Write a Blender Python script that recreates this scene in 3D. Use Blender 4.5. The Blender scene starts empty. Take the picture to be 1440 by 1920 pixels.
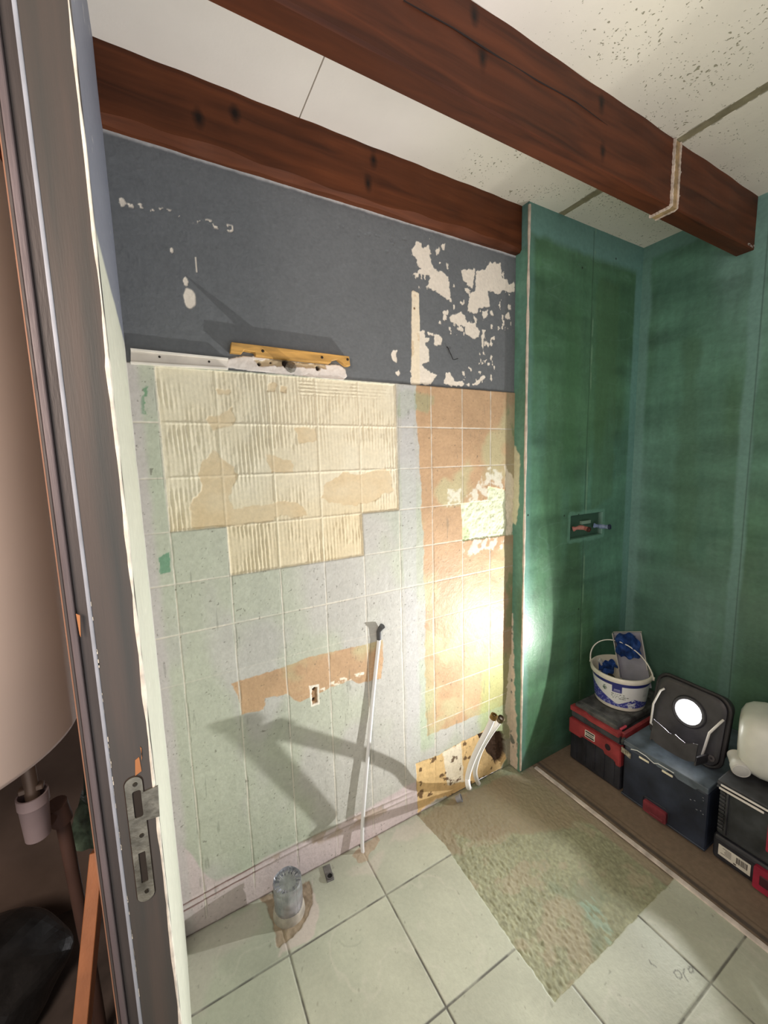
import bpy, bmesh, math, random
import numpy as np
from mathutils import Vector, Matrix
random.seed(4)
sc = bpy.context.scene
COL = sc.collection
R_ = math.radians

# ---------------------------------------------------------------- camera
YAW, PITCH, ROLL, FPX = 0.507031854, 0.125976238, -0.0278783738, 757.4974
CAM = np.array([0, 0, 1.455])
_f = np.array([math.sin(YAW)*math.cos(PITCH), math.cos(YAW)*math.cos(PITCH), -math.sin(PITCH)])
_r0 = np.array([math.cos(YAW), -math.sin(YAW), 0]); _u0 = np.cross(_r0, _f)
_r = math.cos(ROLL)*_r0 + math.sin(ROLL)*_u0
_u = -math.sin(ROLL)*_r0 + math.cos(ROLL)*_u0
cd = bpy.data.cameras.new('camera'); cam = bpy.data.objects.new('camera', cd); COL.objects.link(cam)
cam.matrix_world = Matrix(((_r[0], _u[0], -_f[0], CAM[0]), (_r[1], _u[1], -_f[1], CAM[1]), (_r[2], _u[2], -_f[2], CAM[2]), (0, 0, 0, 1)))
cd.sensor_fit = 'VERTICAL'; cd.sensor_height = 36; cd.lens = FPX/1920*36; cd.clip_start = 0.02
sc.camera = cam

# ---------------------------------------------------------------- world, lights, exposure
sc.view_settings.view_transform = 'Standard'; sc.view_settings.look = 'None'
sc.view_settings.gamma = 1.0; sc.view_settings.use_curve_mapping = False
sc.view_settings.exposure = 0.2
w = bpy.data.worlds.new('fill_gradient'); sc.world = w; w.use_nodes = True
w.node_tree.nodes['Background'].inputs[0].default_value = (1.0, 0.975, 0.99, 1)
_wn = w.node_tree.nodes; _wl = w.node_tree.links
_tc = _wn.new('ShaderNodeTexCoord'); _sp = _wn.new('ShaderNodeSeparateXYZ'); _mr = _wn.new('ShaderNodeMapRange')
_wl.new(_tc.outputs['Generated'], _sp.inputs[0]); _wl.new(_sp.outputs[2], _mr.inputs[0])
_mr.inputs[1].default_value = -.25; _mr.inputs[2].default_value = .15; _mr.inputs[3].default_value = 1.25; _mr.inputs[4].default_value = .17   # added fill, brighter from below to light the ceiling
_wl.new(_mr.outputs[0], _wn['Background'].inputs[1])

LAMP = np.array([1.75, .722, .437]); AXIS = np.array([-.981, .061, .182]); AXIS = AXIS/np.linalg.norm(AXIS)
def spot(name, energy, size, blend, rad, color, axis=AXIS):
    d = bpy.data.lights.new(name, 'SPOT'); d.energy = energy; d.spot_size = R_(size); d.spot_blend = blend
    d.shadow_soft_size = rad; d.color = color
    o = bpy.data.objects.new(name, d); COL.objects.link(o)
    o.location = Vector(LAMP + AXIS*.012)
    o.rotation_euler = Vector(-axis).to_track_quat('Z', 'Y').to_euler()
    return o
spot('work_lamp_wide_beam', 12, 128.5, .035, .006, (1.0, .985, .96))
spot('work_lamp_centre_beam', 102, 128, 1.0, .006, (1.0, .985, .96), np.array([-.90, .03, .43]))
ad = bpy.data.lights.new('hall_light', 'AREA'); ad.energy = 21.0; ad.size = .5; ad.color = (1.0, .82, .7)
ao = bpy.data.objects.new('hall_light', ad); COL.objects.link(ao); ao.location = (-.75, -.2, 1.8)
ao.rotation_euler = Vector((-.1, -.8, .6)).to_track_quat('Z', 'Y').to_euler()

# ---------------------------------------------------------------- helpers: picture ray -> point on a plane of the room
def on(ax, val, x, y):
    d = _r*(x-720)/FPX - _u*(y-960)/FPX + _f
    return CAM + d*(val-CAM[ax])/d[ax]

def triang(c, s):
    S = on(1, 1.2687, *s); d = on(1, WY, *c)-CAM; e_ = S-LAMP
    A_ = np.array([d, -e_]).T; t = np.linalg.lstsq(A_, LAMP-CAM, rcond=None)[0]; return ((CAM+d*t[0])+(LAMP+e_*t[1]))/2

def lin(c, a=1.0):
    o = []
    for v in c[:3]:
        v /= 255.0
        o.append(v/12.92 if v <= .04045 else ((v+.055)/1.055)**2.4)
    return tuple(o)+(a,)
def linv(c): return np.array(lin(c)[:3])

def tag(o, label=None, cat=None, group=None, kind=None):
    if label: o['label'] = label
    if cat: o['category'] = cat
    if group: o['group'] = group
    if kind: o['kind'] = kind
    return o
def empty(name, loc, label=None, cat=None, group=None, kind=None, rz=0):
    o = bpy.data.objects.new(name, None); COL.objects.link(o); o.location = loc; o.rotation_euler = (0, 0, rz)
    o.empty_display_size = .05
    return tag(o, label, cat, group, kind)
def link(name, bm, mat, parent=None, smooth=False, world=True):
    me = bpy.data.meshes.new(name)
    bmesh.ops.recalc_face_normals(bm, faces=bm.faces)
    bm.to_mesh(me); bm.free()
    if smooth:
        for p in me.polygons: p.use_smooth = True
        try: me.set_sharp_from_angle(angle=R_(40))
        except Exception: pass
    for m in (mat if isinstance(mat, (list, tuple)) else [mat]): me.materials.append(m)
    o = bpy.data.objects.new(name, me); COL.objects.link(o)
    if parent:
        o.parent = parent
        if world:   # shapes are given in room coordinates
            o.matrix_parent_inverse = world_of(parent).inverted()
    return o
def world_of(o):
    m = Matrix.LocRotScale(o.location, o.rotation_euler, o.scale)
    if o.parent: m = world_of(o.parent) @ o.matrix_parent_inverse @ m
    return m

def box(bm, x0, x1, y0, y1, z0, z1, bev=0, seg=2, M=None):
    r = bmesh.ops.create_cube(bm, size=1)
    vs = r['verts']
    for v in vs:
        v.co = Vector(((x0+x1)/2+v.co.x*(x1-x0), (y0+y1)/2+v.co.y*(y1-y0), (z0+z1)/2+v.co.z*(z1-z0)))
    if M is not None:
        for v in vs: v.co = M @ v.co
    if bev:
        es = list({e for v in vs for e in v.link_edges})
        bmesh.ops.bevel(bm, geom=es, offset=bev, segments=seg, profile=.5, affect='EDGES')
def frame_for(d):
    d = Vector(d).normalized(); q = d.to_track_quat('Z', 'Y'); return q.to_matrix()
def tube(bm, pts, rad, n=12, cap=True):
    pts = [Vector(tuple(float(c) for c in p)) for p in pts]
    rads = [float(v) for v in rad] if isinstance(rad, (list, tuple)) else [float(rad)]*len(pts)
    rings = []; prev = None
    for i, p in enumerate(pts):
        t = (pts[min(i+1, len(pts)-1)]-pts[max(i-1, 0)]).normalized()
        if prev is None:
            a = t.orthogonal().normalized()
        else:
            a = (prev - t*prev.dot(t)).normalized()
        prev = a; b = t.cross(a)
        rings.append([bm.verts.new(p+rads[i]*(a*math.cos(2*math.pi*k/n)+b*math.sin(2*math.pi*k/n))) for k in range(n)])
    for A, B in zip(rings, rings[1:]):
        for k in range(n): bm.faces.new((A[k], A[(k+1) % n], B[(k+1) % n], B[k]))
    if cap:
        bm.faces.new(list(reversed(rings[0]))); bm.faces.new(rings[-1])
def spline(pts, n=8):
    P = [Vector(tuple(float(c) for c in p)) for p in pts]; out = []
    for i in range(len(P)-1):
        a, b, c, d = P[max(i-1, 0)], P[i], P[i+1], P[min(i+2, len(P)-1)]
        for k in range(n):
            t = k/n
            out.append(.5*((2*b)+(-a+c)*t+(2*a-5*b+4*c-d)*t*t+(-a+3*b-3*c+d)*t**3))
    out.append(P[-1]); return out
def lathe(bm, prof, M=Matrix.Identity(4), n=48, close=False):
    rings = []
    for r, z in prof:
        rings.append([bm.verts.new(M @ Vector((r*math.cos(2*math.pi*k/n), r*math.sin(2*math.pi*k/n), z))) for k in range(n)])
    for A, B in zip(rings, rings[1:]):
        for k in range(n): bm.faces.new((A[k], A[(k+1) % n], B[(k+1) % n], B[k]))
    if close:
        for A, B in [(rings[-1], rings[0])]:
            for k in range(n): bm.faces.new((A[k], A[(k+1) % n], B[(k+1) % n], B[k]))
def prism(bm, poly, axis, a, b, M=None):
    """poly in the two other axes, extruded from a to b along axis"""
    def mk(p, t):
        c = [0, 0, 0]; c[axis] = t
        oth = [i for i in range(3) if i != axis]; c[oth[0]] = p[0]; c[oth[1]] = p[1]
        v = Vector(c); return bm.verts.new(M @ v if M is not None else v)
    A = [mk(p, a) for p in poly]; B = [mk(p, b) for p in poly]; n = len(poly)
    bm.faces.new(A); bm.faces.new(list(reversed(B)))
    for k in range(n): bm.faces.new((A[k], A[(k+1) % n], B[(k+1) % n], B[k]))
def B(*a, **k):
    bm = bmesh.new(); box(bm, *a, **k); return bm
def rrect(x0, x1, y0, y1, r, n=5):
    out = []
    for cx, cy, a0 in ((x1-r, y1-r, 0), (x0+r, y1-r, 90), (x0+r, y0+r, 180), (x1-r, y0+r, 270)):
        for k in range(n+1):
            a = R_(a0+90*k/n); out.append((cx+r*math.cos(a), cy+r*math.sin(a)))
    return out

# ---------------------------------------------------------------- materials
def mat(name, base, rough=.6, var=.08, scale=12, bump=.0, bscale=60, metal=0, stretch=(1, 1, 1), col2=None, emit=None, trans=0, spec=.5, coat=0):
    m = bpy.data.materials.new(name); m.use_nodes = True; nt = m.node_tree; N = nt.nodes; L = nt.links
    bs = N['Principled BSDF']
    bs.inputs['Roughness'].default_value = rough; bs.inputs['Metallic'].default_value = metal
    bs.inputs['Specular IOR Level'].default_value = spec
    bs.inputs['Coat Weight'].default_value = coat
    bs.inputs['Transmission Weight'].default_value = trans
    tc = N.new('ShaderNodeTexCoord'); mp = N.new('ShaderNodeMapping'); mp.inputs['Scale'].default_value = stretch
    L.new(tc.outputs['Object'], mp.inputs['Vector'])
    no = N.new('ShaderNodeTexNoise'); no.inputs['Scale'].default_value = scale; no.inputs['Detail'].default_value = 6
    L.new(mp.outputs[0], no.inputs['Vector'])
    rp = N.new('ShaderNodeValToRGB'); c = lin(base)
    d = lin(col2) if col2 else tuple(v*(1-2.2*var) for v in c[:3])+(1,)
    rp.color_ramp.elements[0].color = d; rp.color_ramp.elements[1].color = c if col2 else tuple(min(1, v*(1+var)) for v in c[:3])+(1,)
    rp.color_ramp.elements[0].position = .3; rp.color_ramp.elements[1].position = .68
    L.new(no.outputs[0], rp.inputs[0]); L.new(rp.outputs[0], bs.inputs['Base Color'])
    if bump:
        nb = N.new('ShaderNodeTexNoise'); nb.inputs['Scale'].default_value = bscale; nb.inputs['Detail'].default_value = 5
        L.new(mp.outputs[0], nb.inputs['Vector'])
        bp = N.new('ShaderNodeBump'); bp.inputs['Strength'].default_value = bump; bp.inputs['Distance'].default_value = .004
        L.new(nb.outputs[0], bp.inputs['Height']); L.new(bp.outputs[0], bs.inputs['Normal'])
    if emit:
        bs.inputs['Emission Color'].default_value = emit[:3]+(1,); bs.inputs['Emission Strength'].default_value = emit[3]
    return m
def painted(name, rough=.7, bump=.25, bscale=220, nscale=45, nvar=.12, spec=.4, stretch=(1, 1, 1)):
    """colour from the surface's own paint layout (attribute 'Col', alpha = roughness) with fine procedural variation"""
    m = bpy.data.materials.new(name); m.use_nodes = True; nt = m.node_tree; N = nt.nodes; L = nt.links
    bs = N['Principled BSDF']; bs.inputs['Specular IOR Level'].default_value = spec
    at = N.new('ShaderNodeAttribute'); at.attribute_name = 'Col'
    tc = N.new('ShaderNodeTexCoord'); mp = N.new('ShaderNodeMapping'); mp.inputs['Scale'].default_value = stretch
    L.new(tc.outputs['Object'], mp.inputs['Vector'])
    no = N.new('ShaderNodeTexNoise'); no.inputs['Scale'].default_value = nscale; no.inputs['Detail'].default_value = 8
    L.new(mp.outputs[0], no.inputs['Vector'])
    mr = N.new('ShaderNodeMapRange'); mr.inputs[1].default_value = .3; mr.inputs[2].default_value = .7
    mr.inputs[3].default_value = 1-nvar; mr.inputs[4].default_value = 1+nvar
    L.new(no.outputs[0], mr.inputs[0])
    mx = N.new('ShaderNodeVectorMath'); mx.operation = 'MULTIPLY'
    L.new(at.outputs['Color'], mx.inputs[0]); L.new(mr.outputs[0], mx.inputs[1]); L.new(mx.outputs[0], bs.inputs['Base Color'])
    L.new(at.outputs['Alpha'], bs.inputs['Roughness'])
    nb = N.new('ShaderNodeTexNoise'); nb.inputs['Scale'].default_value = bscale; nb.inputs['Detail'].default_value = 6
    L.new(tc.outputs['Object'], nb.inputs['Vector'])
    bp = N.new('ShaderNodeBump'); bp.inputs['Strength'].default_value = bump; bp.inputs['Distance'].default_value = .003
    L.new(nb.outputs[0], bp.inputs['Height']); L.new(bp.outputs[0], bs.inputs['Normal'])
    return m

# ---------------------------------------------------------------- numpy noise and polygon masks for worn surfaces
_rg = np.random.RandomState(7); _G = _rg.rand(256, 256).astype(np.float32)
def vnoise(x, y, seed=0):
    xi = np.floor(x).astype(np.int64); yi = np.floor(y).astype(np.int64)
    fx = (x-xi).astype(np.float32); fy = (y-yi).astype(np.float32)
    fx = fx*fx*(3-2*fx); fy = fy*fy*(3-2*fy); o = seed*37
    g = lambda a, b: _G[(a+o) % 256, (b+o*3) % 256]
    return (g(xi, yi)*(1-fx)+g(xi+1, yi)*fx)*(1-fy)+(g(xi, yi+1)*(1-fx)+g(xi+1, yi+1)*fx)*fy
def fbm(x, y, f, oct=4, seed=0):
    s = 0; a = .5; t = 0
    for i in range(oct):
        s = s+a*vnoise(x*f, y*f, seed+i*5); t += a; a *= .5; f *= 2.03
    return s/t-.5      # about -.5 .. .5
def sstep(a, b, x):
    t = np.clip((x-a)/(b-a), 0, 1); return t*t*(3-2*t)
def sdf(poly, U, V):
    P = np.array(poly, float); d = np.full(U.shape, 1e9); ins = np.zeros(U.shape, bool); n = len(P)
    for i in range(n):
        a = P[i]; b = P[(i+1) % n]; e = b-a
        wx = U-a[0]; wy = V-a[1]
        t = np.clip((wx*e[0]+wy*e[1])/(e@e+1e-12), 0, 1)
        d = np.minimum(d, (wx-e[0]*t)**2+(wy-e[1]*t)**2)
        c = (a[1] > V) != (b[1] > V)
        with np.errstate(divide='ignore', invalid='ignore'):
            ins ^= c & (U < (b[0]-a[0])*(V-a[1])/(b[1]-a[1]+1e-15)+a[0])
    return np.where(ins, -np.sqrt(d), np.sqrt(d))
class Sheet:
    """a wall or floor surface laid out on a fine grid: colour, roughness and relief along its normal"""
    def __init__(s, u0, u1, v0, v1, step, base, rough=.75, stepv=None):
        nu = int(round((u1-u0)/step))+1; nv = int(round((v1-v0)/(stepv or step)))+1
        s.u = np.linspace(u0, u1, nu); s.v = np.linspace(v0, v1, nv); s.U, s.V = np.meshgrid(s.u, s.v)
        s.C = np.zeros(s.U.shape+(3,)); s.C[:] = linv(base); s.R = np.full(s.U.shape, rough); s.H = np.zeros(s.U.shape)
        s.cache = {}
    def n(s, f, seed=0, oct=4, sx=1, sy=1):
        k = (f, seed, oct, sx, sy)
        if k not in s.cache:
            if len(s.cache) > 14: s.cache.clear()
            s.cache[k] = fbm(s.U*sx, s.V*sy, f, oct, seed)
        return s.cache[k]
    def paint(s, m, col, rough=None):
        s.C += (linv(col)-s.C)*m[..., None]
        if rough is not None: s.R += (rough-s.R)*m
    def poly(s, pts, soft=.0015, warp=0, wf=60, seed=1, oct=4, grow=0):
        P = np.array(pts); pad = warp+soft*2+.01+abs(grow)
        i = np.where((s.u > P[:, 0].min()-pad) & (s.u < P[:, 0].max()+pad))[0]
        j = np.where((s.v > P[:, 1].min()-pad) & (s.v < P[:, 1].max()+pad))[0]
        m = np.zeros(s.U.shape)
        if len(i) == 0 or len(j) == 0: return m
        sl = (slice(j[0], j[-1]+1), slice(i[0], i[-1]+1))
        d = sdf(P, s.U[sl], s.V[sl])-grow
        if warp: d = d+fbm(s.U[sl], s.V[sl], wf, oct, seed)*2*warp
        m[sl] = sstep(soft, -soft, d); return m
    def build(s, name, pos, nrm, material, skirt=.0):
        """pos(U,V,H) -> xyz arrays"""
        X, Y, Z = pos(s.U, s.V, s.H); nv, nu = s.U.shape
        co = np.stack([X, Y, Z], -1).reshape(-1, 3).astype(np.float32)
        a = (np.arange(nv-1)[:, None]*nu+np.arange(nu-1)[None]).ravel()
        q = np.stack([a, a+1, a+nu+1, a+nu], 1)
        e1 = co[q[0, 1]]-co[q[0, 0]]; e2 = co[q[0, 3]]-co[q[0, 0]]
        if np.dot(np.cross(e1, e2), nrm) < 0: q = q[:, ::-1]
        me = bpy.data.meshes.new(name); me.vertices.add(len(co)); me.vertices.foreach_set('co', co.ravel())
        me.loops.add(q.size); me.loops.foreach_set('vertex_index', q.ravel().astype(np.int32))
        me.polygons.add(len(q)); me.polygons.foreach_set('loop_start', np.arange(0, q.size, 4, dtype=np.int32))
        try: me.polygons.foreach_set('loop_total', np.full(len(q), 4, dtype=np.int32))
        except Exception: pass
        me.polygons.foreach_set('use_smooth', np.ones(len(q), bool))
        me.update(calc_edges=True)
        at = me.color_attributes.new('Col', 'FLOAT_COLOR', 'POINT')
        c = np.concatenate([np.clip(s.C, 0, 1), s.R[..., None]], -1).reshape(-1).astype(np.float32)
        at.data.foreach_set('color', c)
        me.materials.append(material)
        o = bpy.data.objects.new(name, me); COL.objects.link(o); o['kind'] = 'structure'
        return o

WY = 1.2687      # tiled wall
NY = 1.205       # green wall of the niche
NX = 1.354       # end of the tiled wall
RX = 2.148       # right wall
LX = -.044       # left wall
CZ = 2.442       # ceiling
wp = lambda pts: [(p[0], p[2]) for p in (on(1, WY, x, y) for x, y in pts)]      # picture point -> tiled wall (x, z)
gp = lambda pts: [(p[0], p[2]) for p in (on(1, NY, x, y) for x, y in pts)]
rp_ = lambda pts: [(p[1], p[2]) for p in (on(0, RX, x, y) for x, y in pts)]
fp = lambda pts: [(p[0], p[1]) for p in (on(2, 0, x, y) for x, y in pts)]
c2 = lambda pts: wp([(480+x/3, y/3) for x, y in pts])          # enlarged detail A
c5 = lambda pts: wp([(640+x/3, 600+y/3) for x, y in pts])      # enlarged detail B
cp = lambda pts: wp([(740+x*240/1396, 430+y*330/1920) for x, y in pts])
c1 = lambda pts: wp([(400+x/3.2, 1100+y/3.2) for x, y in pts])
c4 = lambda pts: wp([(200+x/3, 600+y/3) for x, y in pts])
cn = lambda pts: wp([(740+x/3.84, 1200+y/3.84) for x, y in pts])
TILE = .15; TX = .017; TZ = 1.724

# ================================================================ wall_back : grey paint above, stripped tiles below
def build_wall_back():
    s = Sheet(LX, NX+.004, 0, 2.30, .0019, (108, 111, 113), .6, .0023)
    U, V = s.U, s.V
    up = sstep(TZ+.001, TZ+.003, V+s.n(60, 3)*.003)            # grey painted part
    n1 = s.n(7, 1); n2 = s.n(30, 2); n3 = s.n(120, 4, 3)
    s.C *= (1+.10*n1+.10*n2+.12*n3)[..., None]
    s.H += .0012*s.n(45, 5, 4)+.0006*s.n(200, 6, 2)
    # small old pock marks in the paint
    pk = sstep(.23, .30, s.n(75, 9, 2))*s.poly(cp([(-600, -60), (160, 60), (160, 300), (-500, 300)]), .05)
    s.H -= .0015*pk
    # ---- tiles
    lo = 1-up
    tile = s.C*0; tile[:] = linv((184, 188, 172))
    a = s.n(4.5, 11, 3, 1, .6); lil = sstep(-.02, .14, a+.08*(U < .16))
    tile += (linv((187, 186, 179))-tile)*lil[..., None]
    grn = sstep(.02, .2, s.n(3.2, 13, 3, 1.4, .7)); tile += (linv((178, 188, 168))-tile)*(grn*.55)[..., None]
    tile *= (1+.10*s.n(14, 14, 4, 2.5, .6)+.10*s.n(70, 15, 3)+.07*s.n(9, 16, 3, .3, 3))[..., None]
    # per tile shade
    iu = np.floor((U-TX)/TILE).astype(int); iv = np.floor((V-TZ)/TILE).astype(int)
    tile *= (1+.05*(_G[iu % 256, iv % 256]-.5))[..., None]
    s.C = s.C*up[..., None]+tile*lo[..., None]
    s.R = np.where(up > .5, .62, .55+.2*sstep(-.1, .2, s.n(20, 17)))
    # raw orange tile where the primer stops
    def orange(m):
        o = np.zeros_like(s.C); o[:] = linv((190, 158, 124))
        o *= (1+.3*s.n(9, 21)+.12*s.n(50, 22, 3))[..., None]
        o += (linv((190, 190, 150))-o)*(.6*sstep(.05, .22, s.n(6, 23)))[..., None]
        m = m*lo; s.C += (o-s.C)*m[..., None]; s.R += (.5-s.R)*m
    orange(s.poly([(.852, 1.74), (.848, 1.6), (.86, 1.5), (.858, 1.42), (.87, 1.34), (.862, 1.27), (.874, 1.15), (.868, 1.0), (.876, .9), (.87, .6), (.868, .46), (.878, .33),
                   (1.37, .32), (1.37, 1.74)], .003, .006, 40, 3))
    orange(s.poly(c1([(100, 575), (200, 545), (420, 480), (560, 420), (720, 385), (900, 345), (1012, 318), (1018, 430), (1000, 545), (870, 580), (830, 555), (700, 600), (620, 640),
                      (520, 690), (430, 640), (310, 668), (300, 735), (170, 760), (140, 640)]), .002, .005, 60, 4))
    gm = s.poly(c5([(310, 400), (390, 410), (520, 430), (480, 520), (400, 510), (310, 560)]), .01, .02, 30, 5)
    s.paint(gm*.5*lo, (150, 165, 130))
    s.paint(s.poly(wp([(905, 1240), (962, 1215), (962, 1380), (895, 1385)]), .02, .03, 20, 6)*.55, (178, 196, 128))
    s.paint(s.poly(wp([(785, 1240), (812, 1240), (812, 1400), (785, 1410)]), .01, .02, 20, 7)*.3, (165, 190, 150))
    # green marker smears
    for pl in ([(600, 440), (650, 400), (665, 470), (640, 520), (590, 530)], ):
        m = s.poly(c4([(190, 380), (240, 370), (235, 530), (195, 530)]), .003, .012, 60, 8); s.paint(m*sstep(.0, .1, s.n(60, 8, 3, 2, 1)), (120, 155, 125))
    s.paint(s.poly(wp([(318, 1034), (320, 1072), (300, 1077), (298, 1045)]), .001, .004, 90, 9)*.9, (108, 152, 124))
    # lilac undercoat along the floor and beside the door
    lm = sstep(.01, -.01, V-.135-.05*s.n(7, 31)-.25*sstep(.06, -.06, U)*sstep(.7, .2, V))
    s.paint(lm*lo*sstep(.93, .84, U), (206, 192, 192)); s.paint(sstep(-.01, -.03, U-.01*s.n(20, 32))*lo*.8, (196, 190, 188))
    s.paint(sstep(.004, -.004, np.abs(U-.81)-.03+.02*s.n(9, 33))*lo*.5*sstep(.2, .3, V), (190, 190, 190))
    # relief of tiles: rough face, grout lines
    s.H += lo*(.0045+.0007*s.n(26, 41))
    gu = np.abs((U-TX+.0015*s.n(8, 42)+TILE/2) % TILE-TILE/2); gv = np.abs((V-TZ+.0015*s.n(8, 43)+TILE/2) % TILE-TILE/2)
    low = sstep(.80, .86, V)
    left = sstep(.86, .84, U)
    gl = np.maximum(sstep(.0026, .0010, gu), sstep(.0026, .0010, gv)*np.maximum(low, (1-left)*.8+.12*left)*sstep(TZ-.01, TZ-.02, V))*lo*sstep(.0, .1, V)
    s.paint(gl*(.5+.5*sstep(-.2, .1, s.n(30, 44))), (216, 210, 196), .8); s.H -= gl*.0012
    sh = sstep(.0016, .0006, np.abs(gu-.0034))*lo*sstep(.0, .1, s.n(14, 45)); s.paint(sh*.35, (120, 118, 105)); s.H -= sh*.0012
    # scratches, dirt
    sc_ = sstep(.30, .36, s.n(26, 51, 3, 3.2, .35)); s.paint(sc_*lo*.35, (110, 112, 100))
    pt = sstep(.33, .37, s.n(140, 52, 2)); s.paint(pt*lo*.6, (96, 92, 80))
    # flower line decor on two tiles
    for cx, cy in ((885, 838), (838, 1258)):
        c = wp([(cx, cy)])[0]; m = sstep(.035, .02, np.hypot((U-c[0]), (V-c[1])*.7))*sstep(.012, .004, np.abs(s.n(34, 60, 3)))
        s.paint(m*.5, (150, 112, 78))
    # ---- old skirting: two dark lines at the left, fading to a faint ridge
    base = .100+.012*np.sin(U*5)+.004*s.n(6, 61)
    for dz, k in ((.018, 1), (-.004, 1)):
        ln = sstep(.0045, .0015, np.abs(V-base-dz-.002*s.n(30, 62)))
        s.paint(ln*sstep(.24, .16, U+.05*s.n(20, 63))*k*.9, (120, 86, 78)); s.paint(ln*sstep(.18, .22, U)*sstep(.85, .7, U)*.4, (140, 124, 108))
        s.H -= ln*.002*sstep(.24, .16, U); s.H += sstep(.006, 0, np.abs(V-base-dz-.007))*.0025*sstep(.82, .75, U)
    s.paint(sstep(.05, .16, s.n(22, 64, 4))*sstep(.02, .0, np.abs(V-base)-.012)*sstep(.16, .25, U)*sstep(.85, .8, U)*.6, (170, 150, 128))
    s.paint(sstep(.006, .001, V+.003*s.n(40, 65))*.8, (92, 74, 66))
    # ---- plaster where the tiles are gone: cream bed with comb ridges
    big = [(.0185, 1.7225), (.764, 1.7225), (.766, 1.274), (.614, 1.274), (.616, 1.124), (.167, 1.124), (.167, 1.274), (.0185, 1.274)]
    pm = s.poly(big, .0012, .0012, 90, 71)
    pl = np.zeros_like(s.C); pl[:] = linv((222, 214, 190)); pl *= (1+.10*s.n(6, 72)+.06*s.n(40, 73))[..., None]
    pl += (linv((214, 198, 162))-pl)*(sstep(1.40, 1.26, V)*.55+.2*sstep(0, .2, s.n(5, 74)))[..., None]
    bare = np.maximum.reduce([s.poly(c4(p), .002, .013, 34, 75+i, 6) for i, p in enumerate((
        [(490, 1165), (470, 1060), (510, 990), (540, 930), (505, 870), (540, 790), (600, 740), (720, 820), (740, 870), (700, 940), (690, 1000), (720, 1060), (880, 1045), (1000, 1020), (1110, 1050),
         (1130, 1100), (960, 1115), (780, 1150), (680, 1165)],
        [(560, 560), (640, 520), (710, 480), (720, 560), (680, 600), (600, 610)], [(620, 395), (690, 400), (680, 425), (620, 420)], [(1240, 920), (1330, 860), (1440, 860), (1600, 830), (1610, 960),
         (1440, 1040), (1270, 1040), (1200, 1000)], [(910, 350), (950, 360), (940, 395), (905, 400)], [(980, 370), (1020, 380), (1010, 410), (980, 400)], [(900, 760), (1040, 790), (1050, 860), (920, 870)],
        [(1060, 610), (1180, 600), (1190, 680), (1080, 690)]))])
    pl += (linv((210, 188, 150))-pl)*(bare*(.55+.6*np.clip(s.n(20, 88)+.2, 0, .5)))[..., None]
    s.C += (pl-s.C)*pm[..., None]; s.R += (.85-s.R)*pm
    warp = .004*s.n(5, 81)+.0025*s.n(16, 82)
    amp = (1-bare)*(.15+.85*sstep(-.14, .12, s.n(9, 83, 4)))*pm
    ridg = .5+.5*np.sin((U+warp+.02*V)*2*math.pi/.0118)
    hz = s.poly(c4([(1080, 340), (1450, 350), (1600, 400), (1600, 430), (1440, 440), (1080, 420)]), .01, .01, 40, 84)
    ridg = ridg*(1-hz)+hz*(.5+.5*np.sin((V+warp)*2*math.pi/.011))
    rg = s.n(48, 85, 5, 1.6, .6)
    s.H = s.H*(1-pm)+pm*(-.001+.0008*s.n(40, 86))+amp*(.0021*ridg**1.5*(.6+.8*sstep(-.1, .1, s.n(26, 87, 3, 1, .4)))+.0055*np.clip(rg, -.2, .4))
    
    gl2 = np.maximum(sstep(.0045, .001, gu+.002*rg), sstep(.0045, .001, gv+.002*rg))*pm*sstep(.02, .035, U)*(1-bare*.6); s.H += gl2*.0025; s.paint(gl2*.3, (244, 238, 216))
    for sh_, cc in ((pm, 0),):
        ed = s.poly(big, .003, .001, 90, 71, grow=.003)-pm; s.paint(np.clip(ed, 0, 1)*lo*.55, (150, 146, 130))  # painted dark rim: tile-edge shade round the stripped plaster
    # ---- broken-out tile beside the niche
    chip = s.poly(wp([(864, 945), (913, 937), (914, 912), (944, 918), (962, 935), (962, 1003), (943, 1004), (867, 1014)]), .002, .004, 60, 91)
    s.paint(chip, (222, 228, 196), .9); s.paint(chip*sstep(.03, .16, s.n(14, 92))*.6, (186, 206, 150)); s.H -= chip*.004; s.H += chip*.010*s.n(55, 93, 4)
    for i, p in enumerate(([(838, 917), (862, 917), (864, 945), (838, 950)], [(868, 942), (880, 920), (900, 905), (914, 903), (914, 936), (885, 940)], [(895, 905), (914, 875), (940, 885), (940, 915), (915, 905)],
                           [(866, 1014), (943, 1006), (940, 1030), (905, 1030), (870, 1045)])):
        m = s.poly(wp(p), .004, .012, 60, 94+i); s.paint(m*sstep(-.15, .1, s.n(45, 95, 3))*.75, (228, 226, 210), .9)
    # ---- corner zone against the green wall: nib shade painted in, olive smears, filler
    cz = sstep(1.300, 1.312, U+.006*s.n(12, 101)); s.paint(cz*lo*.55, (138, 128, 104)); s.paint(cz*lo*sstep(.02, .15, s.n(9, 102, 4, 2, 1))*.6, (104, 130, 90))
    for i, p in enumerate(([(945, 872), (962, 900), (962, 1000), (950, 1003)], [(955, 1225), (968, 1230), (970, 1330), (958, 1395), (946, 1330)])):
        s.paint(s.poly(wp(p), .003, .01, 50, 103+i), (216, 206, 182))
    s.paint(cz*up*.25, (92, 98, 100))  # grey paint darkened where the nib's shadow falls
    # ---- stripped foot beside the white pipes
    ft = s.poly(cn([(150, 890), (300, 830), (480, 730), (640, 650), (700, 640), (770, 700), (800, 850), (740, 960), (620, 1010), (520, 1090), (300, 1140), (165, 1240)]), .002, .005, 60, 111)
    s.paint(ft, (226, 194, 140), .9); s.C *= (1+ft*(.25*s.n(30, 112)))[..., None]; s.H += ft*(-.005+.004*s.n(40, 113))
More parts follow.
